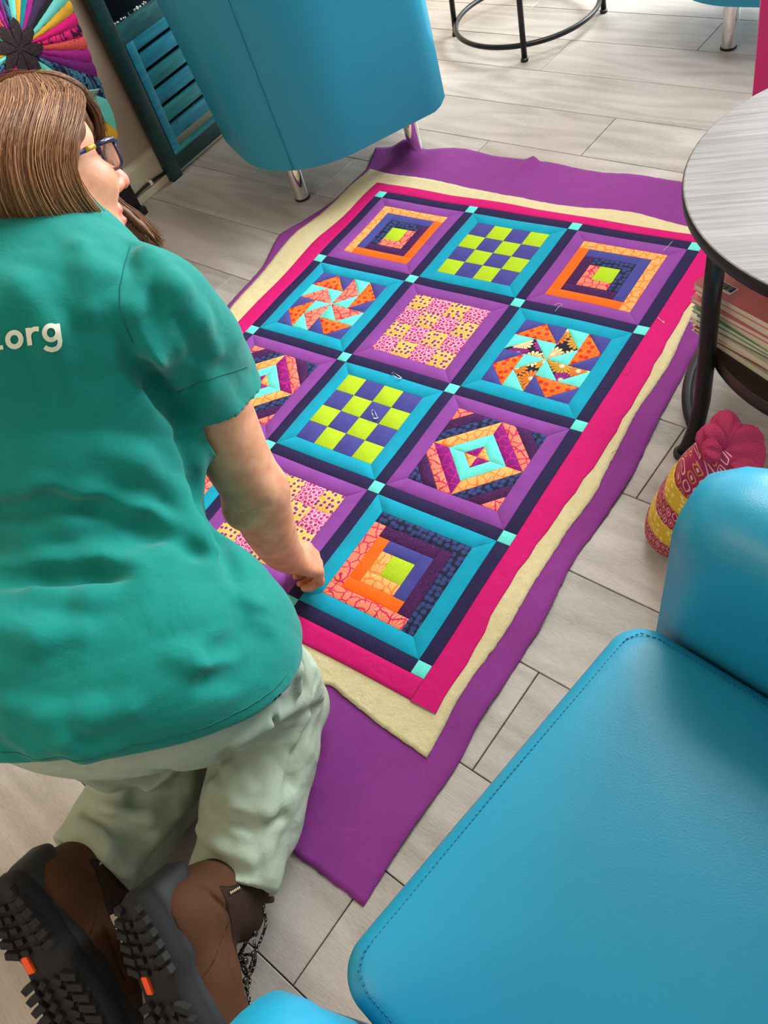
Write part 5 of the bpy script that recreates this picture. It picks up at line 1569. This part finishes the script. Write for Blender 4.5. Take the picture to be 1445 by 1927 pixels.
def boot(org, xa, za, outer, label, tagside=True, sc_=1.0):
    xa = np.array(xa, float); xa /= np.linalg.norm(xa); za = np.array(za, float); za = za - xa * (za @ xa); za /= np.linalg.norm(za); ya = np.cross(za, xa)
    w = lambda x, y, z: org + sc_ * (x * xa + y * ya + z * za); AX = np.array([xa, ya, za])
    bt = root('boot', (0, 0, 0)); bt.parent = person; bt.location = (0, 0, 0); BASE[bt.name] = BASE[person.name]; bt['label'] = label
    corners = np.array([w(x, y, z) for x in (-.05, .34) for y in (-.08, .08) for z in (-.03, .22)])
    U = Field(corners.min(0), corners.max(0), .0034)
    U.chain([w(.045, 0, .055), w(.06, 0, .10), w(.075, 0, .165)], [.040 * sc_, .041 * sc_, .045 * sc_], .03)
    U.chain([w(.10, 0, .120), w(.12, 0, .155)], [.036 * sc_, .034 * sc_], .03)
    U.chain([w(.05, 0, .05), w(.15, 0, .062), w(.215, .004 * outer, .052), w(.255, .004 * outer, .048)], [.040 * sc_, .040 * sc_, .042 * sc_, .036 * sc_], .03)
    U.chain([w(.18, 0, .035), w(.27, .004, .035)], [.036 * sc_, .030 * sc_], .02)
    U.plane(w(0, 0, .022), -za); U.plane(w(.07, 0, .188), za + xa * .12)
    U.chain([w(.07, 0, .15), w(.085, 0, .23)], [.036 * sc_, .040 * sc_], .0, 'sub')
    for q in (-1, 1): U.chain([w(.03, q * .043, .075), w(.075, q * .046, .095), w(.13, q * .044, .075), (w(.2, q * .046, .05))], [.0025] * 4, .006, 'sub')
    v_, q_ = U.mesh(1); c_ = v_[q_].mean(1) - org; L_ = c_ @ AX.T / sc_
    Lv = (v_ - org) @ AX.T / sc_; x_, z_ = Lv[:, 0], Lv[:, 2]
    pv = np.maximum(np.minimum(z_ - .098 - .25 * np.maximum(.05 - x_, 0), x_ - .046 - .012 * np.sin(z_ * 60)), z_ - .172)
    toe = .215 + .35 * (z_ - .04) - x_; seam2 = np.minimum(np.abs(toe), np.abs(x_ - .115 + .5 * (z_ - .05)) + .004 * (z_ > .098))
    up = mkfast('boot_upper', v_, q_, LEA1, bt)
    for nm_, val in (('panel', pv), ('stitch', seam2)):
        at_ = up.data.attributes.new(nm_, 'FLOAT', 'POINT'); at_.data.foreach_set('value', val.astype(np.float32)[:len(up.data.vertices)])
    # rand: dark rubber band rising round the heel
    def sole_out(t_, ins=0.):
        a_ = 2 * PI * t_; x = .142 + (.152 - ins) * math.cos(a_); k = .040 + .012 * (1 / (1 + math.exp(-(x - .17) * 40))) - .006 * math.exp(-((x - .12) / .04) ** 2)
        y = (k - ins) * np.sign(math.sin(a_)) * abs(math.sin(a_)) ** .62; return x, y + .004 * outer * (x > .1)
    N_ = 72
    def slab(name, mat, pr, par):
        V = []
        for z, ins, rise in pr:
            for k in range(N_):
                x, y = sole_out(k / N_, ins); hz = z + rise * (.040 * math.exp(-((x + .01) / .035) ** 2) + .020 * math.exp(-((x - .30) / .04) ** 2) + .004 * math.sin(x * 55))
                V.append(w(x, y, hz))
        n = len(pr); F = [[i * N_ + k, i * N_ + (k + 1) % N_, (i + 1) * N_ + (k + 1) % N_, (i + 1) * N_ + k] for i in range(n - 1) for k in range(N_)]
        F += [list(range(N_))[::-1], [(n - 1) * N_ + k for k in range(N_)]]
        return mk(name, V, F, mat, par)
    slab('rand', RUB, [(.012, .001, 0), (.026, -.002, .3), (.040, .000, 1.0), (.046, .004, 1.1)], bt)
    so = slab('sole', RUB2, [(-.006, .004, 0), (-.004, .001, 0), (.008, -.003, 0), (.018, -.003, 0), (.022, .001, 0)], bt)
    # lugs
    x = -.002; row = 0
    while x < .285:
        if not (.088 < x < .122):
            k = .040 + .012 * (1 / (1 + math.exp(-(x - .17) * 40)))
            hw_ = math.sqrt(max(0, 1 - ((x + .004 - .142) / .150) ** 2)) ** .62 * k
            for q in (-1, 1):
                ang_ = .35 * q * (1 if x < .1 else -1); c_a, s_a = math.cos(ang_), math.sin(ang_)
                axx = (xa * c_a + ya * s_a, -xa * s_a + ya * c_a, za)
                MB().box(w(x + .004, q * hw_ * .76, -.009), axx, (.0052 * sc_, hw_ * .26 * sc_, .0052 * sc_), .0012).build('lug', RUB2, so, smooth=False)
                if hw_ > .025: MB().box(w(x + .006, q * hw_ * .28, -.008), (axx[0] * .9 + axx[1] * -.3 * q, axx[1] * .9 + axx[0] * .3 * q, za), (.0046 * sc_, hw_ * .17 * sc_, .0042 * sc_), .001).build('lug', RUB2, so, smooth=False)
        x += .0165; row += 1
    MB().box(w(.104, .018, -.0075), AX, (.0125 * sc_, .0052 * sc_, .003), .001).build('sole_tab', ORT, so)
    # side tag
    for q in (-1, 1):
        h0 = w(.060, q * .0452, .118)
        MB().box(h0, (za * .97 + xa * .2, xa, ya), (.0115 * sc_, .0026 * sc_, .0042), .0006).build('woven_tag', plain('black_tag', rgb(20, 18, 16), .6), up)
        tm = MB()
        for i in range(6): tm.box(h0 + za * (i - 2.3) * .0034 * sc_ + xa * (i - 2.3) * .0007 + ya * q * .0043, (za, xa, ya), (.0011, .0016, .0003))
        tm.build('tag_lettering', plain('gold_thread', rgb(206, 186, 140), .5), up)
    # padded collar, hooks, laces
    MB().tube([w(.075 + .047 * math.cos(a_) * 1.05, .043 * math.sin(a_), .186 - .006 * math.cos(a_)) for a_ in np.linspace(0, 2 * PI, 32, endpoint=False)], .0065 * sc_, 8, closed=True).build('collar', LEA2, bt)
    for i in range(6):
        xx = .122 + i * .020; zz = .168 - i * .0165
        if i > 2: zz = .118 - (i - 3) * .012; xx = .160 + (i - 3) * .020
        p1, p2 = w(xx, .024, zz - .006), w(xx, -.024, zz - .006); pm_ = w(xx + .012, 0, zz + .012)
        MB().tube([p1, w(xx + .008, .014, zz + .006), pm_, w(xx + .008, -.014, zz + .006), p2], .0022 * sc_, 6).build('lace', LACEM, bt)
        for q in (-1, 1): MB().lathe([(.0045, -.001), (.0045, .002), (.002, .003)], w(xx, q * .026, zz - .005), (xa, za, ya * q), 12).build('lace_hook', plain('dark_metal', rgb(70, 66, 62), .3, .9), bt)
    MB().lathe([(.032, -.03), (.034, .0), (.033, .024), (.028, .026)], w(.073, 0, .176), (xa, ya, za), 24).build('sock', plain('navy_sock', rgb(20, 24, 40), .95), bt)
    MB().box(w(.112, 0, .178), (xa * .5 + za * .86, ya, -xa * .86 + za * .5), (.032 * sc_, .026 * sc_, .005), .004).build('tongue', LEA2, bt)
    return bt, w


def lace_loop(bt, pts, name='lace_end'):
    P_ = catmull(np.array(pts), np.linspace(0, 1, 40)); MB().tube(P_, .0022, 6).build(name, LACEM, bt)


bR, wR = boot(hR, tR - hR, zR, 1, 'right boot, with its laces hanging to the floor')
bL, wL = boot(hL, tL - hL, zL, -1, 'left boot, with its lugged sole turned to the viewer')
lace_loop(bR, [D(492, 1700, 1.30), D(500, 1740, 1.315), D(478, 1800, 1.33), D(462, 1850, 1.345), D(470, 1880, 1.35)])
lace_loop(bR, [D(486, 1720, 1.305), D(466, 1770, 1.32), D(450, 1800, 1.335), D(466, 1838, 1.345), D(480, 1810, 1.335), D(478, 1770, 1.325)])
lace_loop(bR, [D(450, 1760, 1.30), D(436, 1800, 1.315), D(430, 1860, 1.335), D(428, 1920, 1.35)])
lace_loop(bR, [D(468, 1750, 1.305), D(456, 1800, 1.325), D(470, 1842, 1.34), D(466, 1866, 1.345), D(474, 1905, 1.35)])
